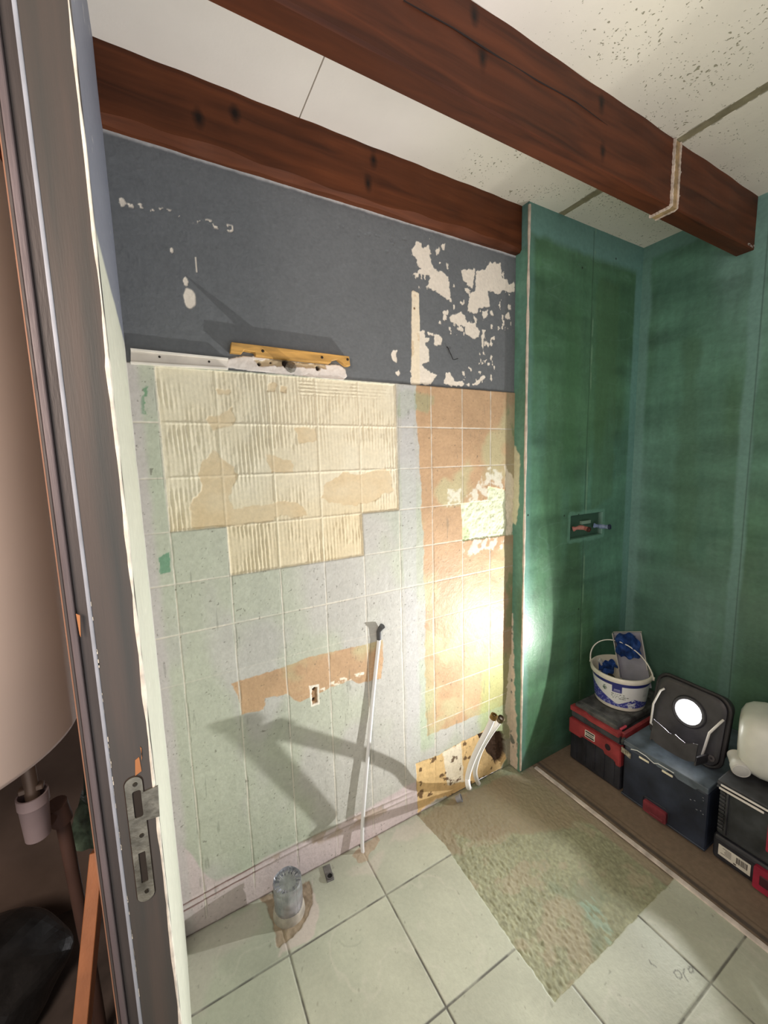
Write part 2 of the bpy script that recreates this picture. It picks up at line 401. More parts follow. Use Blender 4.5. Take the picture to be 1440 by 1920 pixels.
    s.paint(s.poly(cn([(345, 810), (480, 740), (500, 1020), (380, 1050)]), .003, .006, 60, 114)*.9, (236, 228, 206))
    s.paint(ft*sstep(.16, .24, s.n(38, 115))*.9, (96, 70, 48))
    ed = sstep(.0015, .0005, np.abs(gv-.002))*0
    hole = s.poly(cn([(590, 680), (680, 650), (770, 660), (800, 760), (790, 850), (730, 900), (700, 850), (640, 760)]), .002, .010, 60, 116)
    s.paint(hole, (74, 56, 44), .95); s.H += hole*(-.022+.02*s.n(45, 117))
    # ---- small plug hole below the orange band
    s.paint(s.poly(c1([(572, 592), (632, 582), (634, 700), (585, 716)]), .001, .002, 90, 121), (240, 232, 216))
    h2 = s.poly(c1([(588, 606), (622, 600), (622, 690), (592, 704)]), .001, .003, 90, 122); s.paint(h2, (160, 128, 96)); s.H -= h2*.004
    for q in ((603, 612), (600, 676)):
        c = c1([q])[0]; d = sstep(.007, .004, np.hypot(U-c[0], V-c[1])); s.paint(d, (60, 44, 36)); s.H -= d*.012
    s.paint(sstep(.1, .2, s.n(70, 123))*s.poly(c1([(560, 660), (700, 560), (900, 510), (900, 530), (700, 600), (640, 640)]), .003, .004, 60, 124), (236, 226, 206))
    # ---- peeled paint on the grey part
    pe = np.zeros(U.shape)
    P_ = [[(180, 215), (240, 150), (290, 150), (300, 200), (370, 170), (400, 260), (380, 300), (430, 440), (520, 460), (580, 520), (610, 700), (615, 770), (560, 760), (360, 620), (380, 500), (300, 490),
           (290, 430), (245, 400), (240, 330), (190, 260)],
          [(440, 230), (480, 190), (500, 240), (460, 270)], [(510, 180), (545, 165), (545, 240), (515, 225)], [(190, 470), (265, 480), (260, 515), (195, 500)],
          [(720, 440), (870, 435), (865, 600), (850, 655), (800, 620), (750, 550)],
          [(885, 450), (970, 440), (1040, 355), (1150, 380), (1175, 520), (1225, 550), (1250, 600), (1300, 570), (1310, 690), (1240, 700), (1190, 660), (1150, 700), (1020, 665), (1035, 780), (1030, 840),
           (920, 850), (900, 920), (850, 920), (790, 890), (830, 700), (880, 670)],
          [(600, 965), (640, 930), (720, 900), (770, 960), (800, 1020), (880, 1020), (860, 940), (900, 990), (890, 1060), (930, 1110), (915, 1180), (860, 1195), (770, 1130), (770, 1060), (680, 1040), (620, 1010)],
          [(525, 900), (560, 900), (570, 985), (530, 980)], [(960, 900), (1020, 880), (1020, 960), (965, 990)], [(1030, 880), (1060, 890), (1095, 950), (1050, 930)], [(1200, 940), (1240, 900), (1260, 985), (1205, 970)],
          [(1235, 830), (1265, 830), (1265, 880), (1240, 880)],
          [(430, 1150), (480, 1140), (515, 1200), (515, 1270), (435, 1265)], [(270, 1110), (320, 1110), (330, 1180), (375, 1190), (370, 1240), (330, 1240), (385, 1320), (370, 1440), (310, 1470), (280, 1460),
           (330, 1530), (400, 1570), (460, 1590), (400, 1690), (180, 1700), (180, 1460)],
          [(560, 1560), (600, 1560), (650, 1650), (810, 1685), (810, 1700), (620, 1710), (540, 1680)], [(855, 1690), (930, 1640), (980, 1580), (990, 1620), (920, 1680), (860, 1700)],
          [(955, 1100), (1000, 1090), (970, 1200), (965, 1300), (985, 1370), (965, 1370), (950, 1230), (950, 1180)], [(690, 1070), (745, 1080), (740, 1115), (700, 1100)], [(360, 1125), (420, 1130), (420, 1160), (380, 1150)],
          [(10, 1560), (50, 1520), (55, 1570), (35, 1610)], [(-15, 1310), (20, 1330), (20, 1440), (-20, 1460), (-30, 1380)], [(970, 1425), (1005, 1425), (985, 1470)], [(805, 1510), (835, 1520), (830, 1545)],
          [(590, 1065), (608, 1080), (605, 1100), (592, 1090)]]
    for i, p in enumerate(P_): pe = np.maximum(pe, s.poly(cp(p), .0012, .0085, 75, 131+i, 5))
    zone = s.poly(cp([(150, 60), (560, 120), (620, 480), (900, 420), (1150, 330), (1290, 560), (1300, 1000), (1130, 1230), (1150, 1690), (700, 1690), (700, 1400), (900, 1400), (930, 1200), (560, 1200), (420, 1000), (560, 830), (330, 640), (180, 640)]), .03)
    fl = sstep(.205, .225, s.n(42, 141, 5, 1.5, 1)+.03*zone-.09*(1-zone)*2)*zone; pe = np.maximum(pe, fl)
    strip = s.poly(cp([(185, 680), (200, 665), (262, 700), (272, 1000), (275, 1700), (182, 1700), (182, 1000)]), .001, .002, 90, 142)
    # scrape line on the left
    a_, b_ = wp([(222, 376)])[0], wp([(438, 430)])[0]; e = np.array(b_)-a_; L_ = np.hypot(*e); t = ((U-a_[0])*e[0]+(V-a_[1])*e[1])/L_**2
    dd = np.abs((U-a_[0])*e[1]-(V-a_[1])*e[0])/L_
    pe = np.maximum(pe, sstep(.012, .006, dd)*(t > 0)*(t < 1)*sstep(.08, .12, s.n(90, 143, 3)+.12*sstep(.8, .95, t)-.06*(t > .12)*(t < .8)))
    for q, r1 in (((356, 560), .017), ((348, 528), .007), ((322, 470), .004), ((229, 380), .007)):
        c = wp([q])[0]; pe = np.maximum(pe, sstep(r1, r1*.8, np.hypot(U-c[0], (V-c[1])*.6)+.006*s.n(80, 144)))
    a_ = wp([(366, 482), (369, 510)]); pe = np.maximum(pe, sstep(.0018, .0008, np.abs(U-a_[0][0]-.001))*(V < a_[0][1])*(V > a_[1][1]))
    pe *= up
    s.paint(pe, (232, 222, 206), .8); s.H -= pe*.0009; s.paint(strip*up, (236, 222, 196), .85); s.H += strip*up*.0015
    s.paint(strip*up*sstep(.1, .2, s.n(30, 145))*.4, (196, 160, 110))
    c = cp([(212, 865)])[0]; s.paint(sstep(.005, .003, np.hypot(U-c[0], V-c[1])), (120, 92, 60))
    # plaster smear below the batten
    sm = s.poly(wp([(424, 690), (426, 675), (445, 669), (480, 668), (520, 676), (600, 683), (636, 685), (647, 693), (650, 706), (643, 713), (560, 705), (500, 700)]), .001, .003, 60, 151)
    s.paint(sm, (224, 216, 208), .85); s.H += sm*(.003+.004*s.n(30, 152))
    bm_ = s.poly(wp([(478, 676), (520, 673), (560, 679), (610, 684), (611, 692), (585, 690), (548, 688), (520, 686), (484, 686)]), .001, .005, 80, 153); s.paint(bm_*.9, (188, 168, 132)); s.H -= bm_*.004
    for q, r1 in (((536, 682), .013), ((486, 683), .006), ((508, 680), .005), ((596, 691), .008)):
        c = wp([q])[0]; d = sstep(r1, r1*.7, np.hypot(U-c[0], V-c[1])+.006*s.n(70, 154)); s.paint(d, (56, 46, 40)); s.H -= d*.012
    # thin white filler line under the beam
    s.paint(sstep(.012, .004, np.abs(V-2.272)+.006*s.n(40, 161))*.8, (206, 206, 204))
    s.paint(sstep(.006, .0, np.abs(V-(TZ+.004)))*sstep(.77, .79, U)*.5, (70, 68, 64))  # painted shadow line on the grey wall just above the tile top
    return s.build('wall_back', lambda U, V, H: (U, WY-H, V), (0, -1, 0), painted('worn_wall', bump=.2, bscale=160, nscale=90, nvar=.06, spec=.28))
wall_back = build_wall_back()
bmc = bmesh.new(); box(bmc, LX-.076, NX+.004, WY+.03, WY+.10, 0, CZ); box(bmc, LX-.076, NX+.004, WY, WY+.031, 2.299, CZ)
o = link('wall_back', bmc, mat('masonry', (120, 110, 100), .9)); o['kind'] = 'structure'

# ================================================================ green waterproofed walls
def greens(s, kind):
    U, V = s.U, s.V
    n1 = s.n(2.2, 1, 3, 1.3, .35)
    s.C[:] = linv((92, 134, 114)) if kind == 'n' else linv((108, 144, 132))
    s.C += (linv((82, 124, 102))-s.C)*(.8*sstep(-.12, .12, n1))[..., None]
    s.C += (linv((72, 106, 72))-s.C)*(sstep(.0, .16, s.n(3, 2, 3, 1, .3))*.75)[..., None]
    # brush strokes: short level strokes with lighter ends
    br = s.n(5, 3, 4, .7, 2.6); s.C *= (1+.85*br)[..., None]
    edge = sstep(.012, .0, np.abs(s.n(6, 4, 3, .5, 1.8)-.06)); s.paint(edge*.12, (126, 160, 148))
    s.C *= (1+.3*s.n(16, 6, 4, 3, .4)+.12*s.n(60, 7))[..., None]
    s.R[:] = .42; s.R += .2*sstep(0, .2, s.n(9, 8)); s.H += .0012*s.n(10, 9, 4, 2, .5)+.0005*s.n(60, 10)
def build_niche():
    s = Sheet(NX, RX+.002, 0, CZ, .003, (80, 130, 105), .45); U, V = s.U, s.V
    greens(s, 'n')
    teal = np.maximum.reduce([sstep(2.30, 2.34, V+.05*s.n(5, 21)), sstep(2.085, 2.10, U+.02*s.n(6, 22))*.8, sstep(NX+.05, NX+.02, U+.02*s.n(8, 23))*.5])
    s.paint(teal*.85, (106, 146, 138), .6)
    s.paint(s.poly([(1.80, 2.24), (1.96, 2.24), (1.98, 1.25), (1.82, 1.2)], .015, .02, 12, 24)*.4, (76, 106, 68))
    s.paint(s.poly([(1.58, 2.1), (1.70, 2.1), (1.68, 1.3), (1.6, 1.3)], .03, .02, 12, 25)*.4, (66, 104, 66))
    ln = sstep(.004, .001, np.abs(U-1.765-.004*s.n(4, 26)))*(V < 2.43)*(V > .3); s.paint(ln*.6, (46, 66, 50)); s.H -= ln*.001
    s.paint(sstep(.006, .002, np.abs(U-1.775-.006*s.n(4, 26)))*sstep(.0, .1, s.n(12, 27))*.5, (130, 160, 130))
    # cut-out for the shower valve
    P = [(1.665, 1.174), (1.905, 1.174), (1.905, 1.064), (1.665, 1.064)]
    rim = s.poly(P, .004, .006, 30, 28, grow=.02); s.paint(rim*.45, (110, 156, 138))
    h = s.poly(P, .0015); s.paint(h, (52, 82, 66), .6); s.H -= h*.02
    # screw marks
    for q in ((1092, 502), (1155, 485), (1058, 967), (1085, 965), (990, 966), (1085, 1142)):
        c = gp([q])[0]; s.paint(sstep(.006, .003, np.hypot(U-c[0], V-c[1])), (26, 34, 28)); 
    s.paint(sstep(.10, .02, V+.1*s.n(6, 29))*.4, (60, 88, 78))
    return s.build('wall_niche', lambda U, V, H: (U, NY-H, V), (0, -1, 0), painted('green_membrane', bump=.2, bscale=120, nscale=60, nvar=.08))
niche = build_niche()
def build_right():
    s = Sheet(-.6, NY+.002, 0, CZ, .004, (80, 130, 105), .45); U, V = s.U, s.V
    greens(s, 'r')
    teal = np.maximum.reduce([sstep(2.36, 2.39, V+.04*s.n(5, 21))*.9, sstep(1.15, 1.17, U+.02*s.n(6, 22))*.75, sstep(.03, .015, np.abs(U-.75+.02*s.n(5, 23)))*.8, sstep(.25, .1, V)*0])
    s.paint(teal*.85, (118, 156, 148), .6)
    s.paint(s.poly([(.94, 1.95), (1.0, 1.95), (1.02, 1.3), (1.0, .9), (.9, .9), (.93, 1.5)], .02, .03, 10, 24)*.45, (76, 108, 82))
    s.paint(s.poly([(.5, .9), (1.16, .9), (1.16, .3), (.5, .3)], .2, .1, 5, 25)*.35, (100, 126, 120))
    ln = sstep(.003, .001, np.abs(U-.735-.004*s.n(4, 26))); s.paint(ln*.6, (50, 70, 60))
    return s.build('wall_right', lambda U, V, H: (RX-H, U, V), (-1, 0, 0), painted('green_membrane_side', bump=.2, bscale=120, nscale=60, nvar=.08))
build_right()
def build_return():
    s = Sheet(NY-.002, WY+.01, 0, CZ, .002, (96, 140, 122), .5); U, V = s.U, s.V
    s.C *= (1+.3*s.n(8, 1, 4, 2, .5)+.2*s.n(40, 2))[..., None]
    s.paint(sstep(-.02, .12, s.n(4, 3, 3, 1, .5))*.7, (70, 100, 66)); s.paint(sstep(2.25, 2.3, V)*.8, (100, 136, 134))
    fill = s.poly([(1.23, 1.46), (1.275, 1.52), (1.28, 1.17), (1.25, 1.16), (1.235, 1.25)], .004, .008, 40, 4)
    s.paint(fill, (206, 204, 172)); 
    low = s.poly([(1.222, .0), (1.28, .0), (1.28, .75), (1.262, .75), (1.25, .5), (1.235, .3), (1.222, .14)], .003, .010, 40, 5); s.paint(low, (212, 196, 178), .9); s.H += low*.002
    s.paint(low*sstep(.15, .22, s.n(30, 6)), (120, 122, 112))
    s.H += .001*s.n(30, 7)
    # keep the grey paint visible above the tiles near the wall joint
    return s.build('wall_niche_return', lambda U, V, H: (NX-H, U, V), (-1, 0, 0), painted('green_return', bump=.25, bscale=120, nscale=60, nvar=.1))
build_return()
o = link('wall_niche', B(NX+.001, RX+.08, NY+.025, NY+.10, 0, CZ), mat('board_core', (120, 116, 110), .9)); o['kind'] = 'structure'
o = link('wall_right', B(RX+.012, RX+.08, -.6, NY+.03, 0, CZ), mat('board_core_side', (120, 116, 110), .9)); o['kind'] = 'structure'
# ragged white corner bead
bm = bmesh.new()
zs = np.linspace(.01, 2.43, 120); rr = [.0052+.0022*float(fbm(np.array([z]), np.array([0.]), 14, 3, 9)[0])*2 for z in zs]
tube(bm, [(NX+.002, NY-.001, z) for z in zs], rr, 8)
o = link('trim_1', bm, mat('bead_plaster', (210, 196, 180), .8, .15, 30, .3), smooth=True); o['kind'] = 'structure'

# ================================================================ left wall and door frame
def build_left():
    s = Sheet(.655, WY+.005, 0, CZ, .003, (208, 210, 196), .6); U, V = s.U, s.V
    s.C *= (1+.10*s.n(6, 1, 4, .4, 2)+.06*s.n(40, 2))[..., None]
    up = sstep(-.01, .01, V-1.77+.02*s.n(6, 3)); s.paint(up, (128, 132, 146), .55)
    s.paint(sstep(1.20, 1.26, U)*.5*(1-up), (204, 196, 198))
    s.paint(sstep(.3, .34, s.n(30, 4))*.6, (236, 234, 226)); s.H += .001*s.n(30, 5)
    return s.build('wall_left', lambda U, V, H: (LX+H, U, V), (1, 0, 0), painted('left_wall_paint', bump=.2, bscale=120, nscale=60, nvar=.06))
build_left()
o = link('wall_left', B(LX-.070, LX-.004, .682, WY+.03, 0, CZ), mat('wall_core', (130, 118, 108), .9)); o['kind'] = 'structure'
door = empty('door_1', (LX-.03, .66, 0), kind='structure')
grey_wood = mat('worn_grey_wood', (82, 74, 69), .45, .1, 5, .06, 60, stretch=(9, 9, .5), col2=(62, 64, 62))
mauve = mat('mauve_grey_paint', (102, 92, 94), .5, .12, 8, .15, 80, stretch=(5, 5, .6))
dark_paint = mat('dark_grey_paint', (70, 64, 62), .5, .12, 8, .15, 80, stretch=(5, 5, .6))
bm = bmesh.new(); box(bm, LX-.0495, LX+.001, .650, .684, 0, 2.3, .0012, 1); link('jamb', bm, grey_wood, door)
bm = bmesh.new(); box(bm, LX-.0530, LX-.0480, .6485, .684, 0, 2.3, .0016, 2); link('bead', bm, mat('pale_blue_edge', (158, 164, 174), .45, .1, 20), door)
bm = bmesh.new(); box(bm, LX-.0665, LX-.0530, .656, .684, 0, 2.3, .001, 1); link('rebate', bm, dark_paint, door)
bm = bmesh.new(); box(bm, LX-.0745, LX-.0665, .650, .684, 0, 2.3, .002, 2); link('casing', bm, mauve, door)
bm = bmesh.new(); box(bm, LX-.0785, LX-.0745, .653, .684, 0, 2.3, .001, 1); link('casing_edge', bm, dark_paint, door)
bm = bmesh.new(); box(bm, LX-.0800, LX-.0787, .655, .684, 0, 2.3); link('seal', bm, mat('orange_sealant', (150, 108, 84), .6), door)
# chipped white plaster edge where the jamb meets the room
bm = bmesh.new(); zs = np.linspace(.02, 2.2, 150)
tube(bm, [(LX+.0005+.0012*float(fbm(np.array([z]), np.array([1.]), 12, 3, 3)[0]), .6505, z) for z in zs],
     [max(.0008, .0024-.0012*(z > 1.6)+.004*float(fbm(np.array([z]), np.array([2.]), 22, 3, 4)[0])) for z in zs], 7)
link('chipped_edge', bm, mat('chipped_white', (232, 226, 212), .8, .15, 40, .4), door, True)
# bare wood and pale flakes on the frame
flk = bmesh.new(); rnd = random.Random(3)
for k in range(46):
    z = rnd.uniform(.5, 1.3) if k % 3 else rnd.uniform(.6, 1.12); w_ = rnd.uniform(.0006, .0016); h_ = rnd.uniform(.002, .009)
    box(flk, LX-.0488-w_+rnd.uniform(-.0015, .001), LX-.0488+w_, .6492, .6502, z, z+h_)
link('paint_flakes', flk, mat('pale_flake', (206, 200, 186), .7), door)
flk = bmesh.new()
for (x0, y0, x1, y1) in ((250, 1423, 266, 1450), (262, 1400, 267, 1425), (146, 1150, 150, 1195), (264, 1560, 267, 1580)):
    a = on(1, .6495, x0, y0); b = on(1, .6495, x1, y1)
    prism(flk, [(a[0], b[2]), (b[0], b[2]+.004), (b[0]-.001, a[2]), (a[0]+.002, a[2]-.003)], 1, .6488, .6502)
link('bare_wood_chips', flk, mat('bare_wood', (176, 118, 74), .7), door)
# strike plate
steel = mat('scratched_steel', (142, 140, 128), .38, .25, 40, .2, 120, metal=.75)
def holed_plate(name, outline, holes, y0, y1, m, parent):
    bm = bmesh.new(); edges = []
    for lp in [outline]+holes:
        vs = [bm.verts.new((p[0], y0, p[1])) for p in lp]
        edges += [bm.edges.new((vs[i], vs[(i+1) % len(vs)])) for i in range(len(vs))]
    bmesh.ops.triangle_fill(bm, edges=edges, use_beauty=True)
    ex = bmesh.ops.extrude_face_region(bm, geom=list(bm.faces))
    for v in ex['geom']:
        if isinstance(v, bmesh.types.BMVert): v.co.y = y1
    return link(name, bm, m, parent)
pz0, pz1, px0, px1 = .806, 1.010, -.0795, -.0575
outl = [p for p in rrect(px0, px1, pz0, pz1, .0105, 8)]
out2 = []
tab = [(-.0585, .982), (-.0385, .984), (-.0405, .934), (-.0585, .936)]
for p in outl:
    out2.append(p)
# insert the latch tab on the right edge: points run counter-clockwise from the right side upwards
i0 = min(range(len(out2)), key=lambda i: abs(out2[i][0]-px1)+abs(out2[i][1]-(pz1-.0105)))
out2 = out2[i0:]+out2[:i0]
out2 = out2+[(px1, .936), (-.0405, .934), (-.0385, .984), (px1, .982)]
plate = holed_plate('strike_plate', out2, [rrect(-.0715, -.0605, .945, .988, .003, 4), rrect(-.0725, -.0635, .838, .888, .0012, 3)], .6478, .6496, steel, door)
for zc, xc in ((.9985, -.0665), (.915, -.0655), (.822, -.067)):
    bm = bmesh.new(); lathe(bm, [(.0001, -.0008), (.0028, -.0008), (.0034, .0006), (.0034, .001)], Matrix.Translation((xc, .6474, zc)) @ Matrix.Rotation(R_(-90), 4, 'X'), 16)
    box(bm, xc-.0024, xc+.0024, .6462, .6468, zc-.0004, zc+.0004); link('screw', bm, mat('dark_screw', (70, 66, 58), .4, metal=.8), plate, True)
bm = bmesh.new(); box(bm, -.072, -.060, .6496, .6499, .944, .989); box(bm, -.073, -.063, .6496, .6499, .837, .889); link('bolt_recess', bm, mat('recess_shadow', (44, 38, 32), .9), plate)
grv = bmesh.new()
ol = rrect(px0-.0008, px1+.0008, pz0-.0008, pz1+.0008, .011, 8)
tube(grv, [(p[0], .6497, p[1]) for p in ol]+[(ol[0][0], .6497, ol[0][1])], .0006, 5, False); link('routed_edge', grv, mat('routed_edge', (58, 44, 36), .9), plate)

# ================================================================ floor
def build_floor():
    s = Sheet(-.12, 1.442, -.35, WY+.002, .0028, (182, 186, 170), .5); U, V = s.U, s.V
    iu = np.floor((U-.223)/.33).astype(int); iv = np.floor((V-.073)/.328).astype(int); jit = _G[iu % 256, iv % 256]
    ox = jit*9; mar = fbm(U*1.6+ox+V*.6, V*1.1-ox, 5, 5, 3); s.C *= (1+.42*mar)[..., None]
    s.paint(sstep(.04, .2, fbm(U+ox, V, 4, 4, 5))*.5, (174, 180, 164)); s.paint(sstep(.018, .003, np.abs(fbm(U*1.3+ox, V+ox, 4, 4, 6)))*.25, (206, 204, 192))
    s.R += .12*s.n(20, 7); s.H += .0006*s.n(18, 8)
    gu = np.abs((U-.223+.165) % .33-.165); gv = np.abs((V-.073+.164) % .328-.164)
    g = np.maximum(sstep(.0036, .002, gu+.001*s.n(30, 9)), sstep(.0032, .0018, gv+.001*s.n(30, 10))); s.paint(g*(.6+.4*sstep(-.1, .1, s.n(20, 11))), (104, 104, 98), .9); s.H -= g*.0018
    # lilac overspill of primer along the wall, round the pipe
    s.paint(s.poly(fp([(585, 1640), (600, 1720), (585, 1760), (560, 1775), (525, 1790), (520, 1770), (570, 1740), (580, 1690)]), .004, .02, 14, 12)*.8, (206, 194, 188))
    s.paint(s.poly(fp([(345, 1760), (480, 1700), (500, 1740), (400, 1800), (380, 1900), (350, 1900)]), .02, .04, 10, 13)*.4, (200, 190, 184))
    s.paint(s.poly(fp([(660, 1640), (780, 1530), (820, 1560), (740, 1575), (700, 1640)]), .01, .03, 14, 14)*.5, (204, 196, 186))
    # mortar round the duct
    mo = s.poly(fp([(488, 1684), (520, 1672), (560, 1660), (580, 1650), (587, 1690), (578, 1715), (560, 1745), (535, 1765), (522, 1775), (512, 1750), (505, 1715)]), .002, .012, 30, 21)
    s.paint(mo, (158, 142, 122), .95); s.C *= (1+mo*.7*s.n(60, 22))[..., None]; s.H += mo*(-.002+.006*s.n(60, 23))
    m2 = s.poly(fp([(660, 1605), (672, 1592), (706, 1565), (712, 1575), (694, 1600), (690, 1612), (672, 1616)]), .002, .010, 40, 24); s.paint(m2, (176, 162, 142), .95); s.H += m2*.006*s.n(50, 25)
    # hacked-out patch, primed green
    pa = s.poly([(.815, 1.28), (1.46, 1.28), (1.46, .60), (1.408, .597), (1.30, .597), (.812, .592), (.818, .80), (.826, .95), (.835, 1.1)], .0015, .003, 60, 31)
    pc = np.zeros_like(s.C); pc[:] = linv((152, 154, 128)); pc *= (1+.25*s.n(14, 32)+.65*s.n(120, 33, 4))[..., None]
    pc += (linv((168, 158, 136))-pc)*(sstep(.08, .16, s.n(9, 34, 5, 1, 1.4))*.6)[..., None]
    pc += (linv((128, 142, 120))-pc)*(sstep(.02, .2, s.n(7, 35, 5, 1.2, .8))*.55)[..., None]
    far = s.poly(fp([(780, 1530), (870, 1490), (960, 1450), (1000, 1440), (1110, 1540), (1010, 1560), (900, 1570), (850, 1560), (870, 1600), (830, 1600)]), .01, .03, 14, 36)
    pc += (linv((150, 138, 116))-pc)*(far*.8)[..., None]
    rt = sstep(1.385, 1.40, U+.01*s.n(12, 37)); pc += (linv((154, 140, 122))-pc)*(rt*.8)[..., None]
    bl = s.poly(fp([(1085, 1690), (1110, 1680), (1160, 1760), (1140, 1765)]), .006, .012, 40, 38); pc += (linv((160, 196, 184))-pc)*(bl*.35*sstep(-.1, .1, s.n(40, 39, 3, 3, 1)))[..., None]
    s.C += (pc-s.C)*pa[..., None]; s.R += (.8-s.R)*pa
    ro = .5+.5*sstep(1.25, .95, U)*sstep(1.25, 1.0, V); s.H = s.H*(1-pa)+pa*(-.006+.0085*ro*s.n(100, 41, 4, 1.2, .9)+.003*s.n(14, 42))
    # strip of tile edge / screed left of the white profile
    # pencil marks on one tile
    def stroke(p, q, r=.0016):
        a = np.array(fp([p])[0]); b = np.array(fp([q])[0]); e = b-a; t = np.clip(((U-a[0])*e[0]+(V-a[1])*e[1])/(e@e), 0, 1)
        s.paint(sstep(r+.001, r-.001, np.hypot(U-a[0]-e[0]*t, V-a[1]-e[1]*t))*.75, (92, 92, 84))
    K = lambda x, y: (1040+x/3.6, 1400+y/3.6)
    for lp in ([(805, 1525), (815, 1510), (835, 1512), (855, 1535), (858, 1555), (845, 1565), (825, 1555), (805, 1525)], [(875, 1500), (868, 1530), (880, 1555), (900, 1585)],
               [(900, 1500), (910, 1485), (930, 1490), (935, 1520), (915, 1525), (900, 1500)], [(638, 1440), (650, 1465), (685, 1485)]):
        for a, b in zip(lp, lp[1:]): stroke(K(*a), K(*b))
    s.paint(sstep(.36, .40, s.n(90, 51, 2))*(1-pa)*.4, (110, 104, 92))
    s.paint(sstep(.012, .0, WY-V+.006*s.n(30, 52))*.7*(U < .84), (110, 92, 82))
    cr = np.abs(np.hypot(U-fp([(660, 1740)])[0][0], V-fp([(660, 1740)])[0][1])-.048+.01*s.n(12, 53)); s.paint(sstep(.003, .001, cr)*.25*sstep(-.05, .05, s.n(15, 54)), (120, 122, 110))
    return s.build('floor', lambda U, V, H: (U, V, H), (0, 0, 1), painted('floor_surface', bump=.2, bscale=150, nscale=80, nvar=.05, spec=.5))
build_floor()
def build_pan():
    s = Sheet(1.44, RX+.001, -.35, NY+.002, .005, (128, 112, 96), .8); U, V = s.U, s.V
    s.C *= (1+.35*s.n(5, 1, 5, 2, .6)+.2*s.n(40, 2))[..., None]; s.paint(sstep(.0, .2, s.n(4, 3))*.4, (112, 92, 74))
    s.paint(sstep(.012, .004, np.abs(U-1.475-.008*s.n(4, 4)))*.8, (70, 66, 64)); s.paint(sstep(.004, .001, np.abs(U-1.50-.008*s.n(4, 4)))*.5, (80, 66, 54))
    s.H += .0015*s.n(14, 5)
    return s.build('floor_niche', lambda U, V, H: (U, V, H-.002), (0, 0, 1), painted('dusty_screed', bump=.3, bscale=120, nscale=60, nvar=.1))
build_pan()
o = link('floor', B(-.12, RX+.08, -.6, WY+.03, -.12, -.034), mat('slab', (120, 114, 106), .9)); o['kind'] = 'structure'
bm = bmesh.new(); ys = np.linspace(-.33, 1.186, 60)
prof = []
for y in ys:
    xo = 1.4385+.0035*math.sin(y*3)+.001*random.random()
    prof.append([bm.verts.new((xo-.0085, y, .0)), bm.verts.new((xo-.0075, y, .006)), bm.verts.new((xo+.0075, y, .0065)), bm.verts.new((xo+.0095, y, .0))])
for A, C_ in zip(prof, prof[1:]):
    for k in range(3): bm.faces.new((A[k], A[k+1], C_[k+1], C_[k]))
bm.faces.new(prof[0]); bm.faces.new(prof[-1][::-1])
o = link('trim_2', bm, mat('white_profile', (214, 204, 196), .6, .2, 20)); o['kind'] = 'structure'

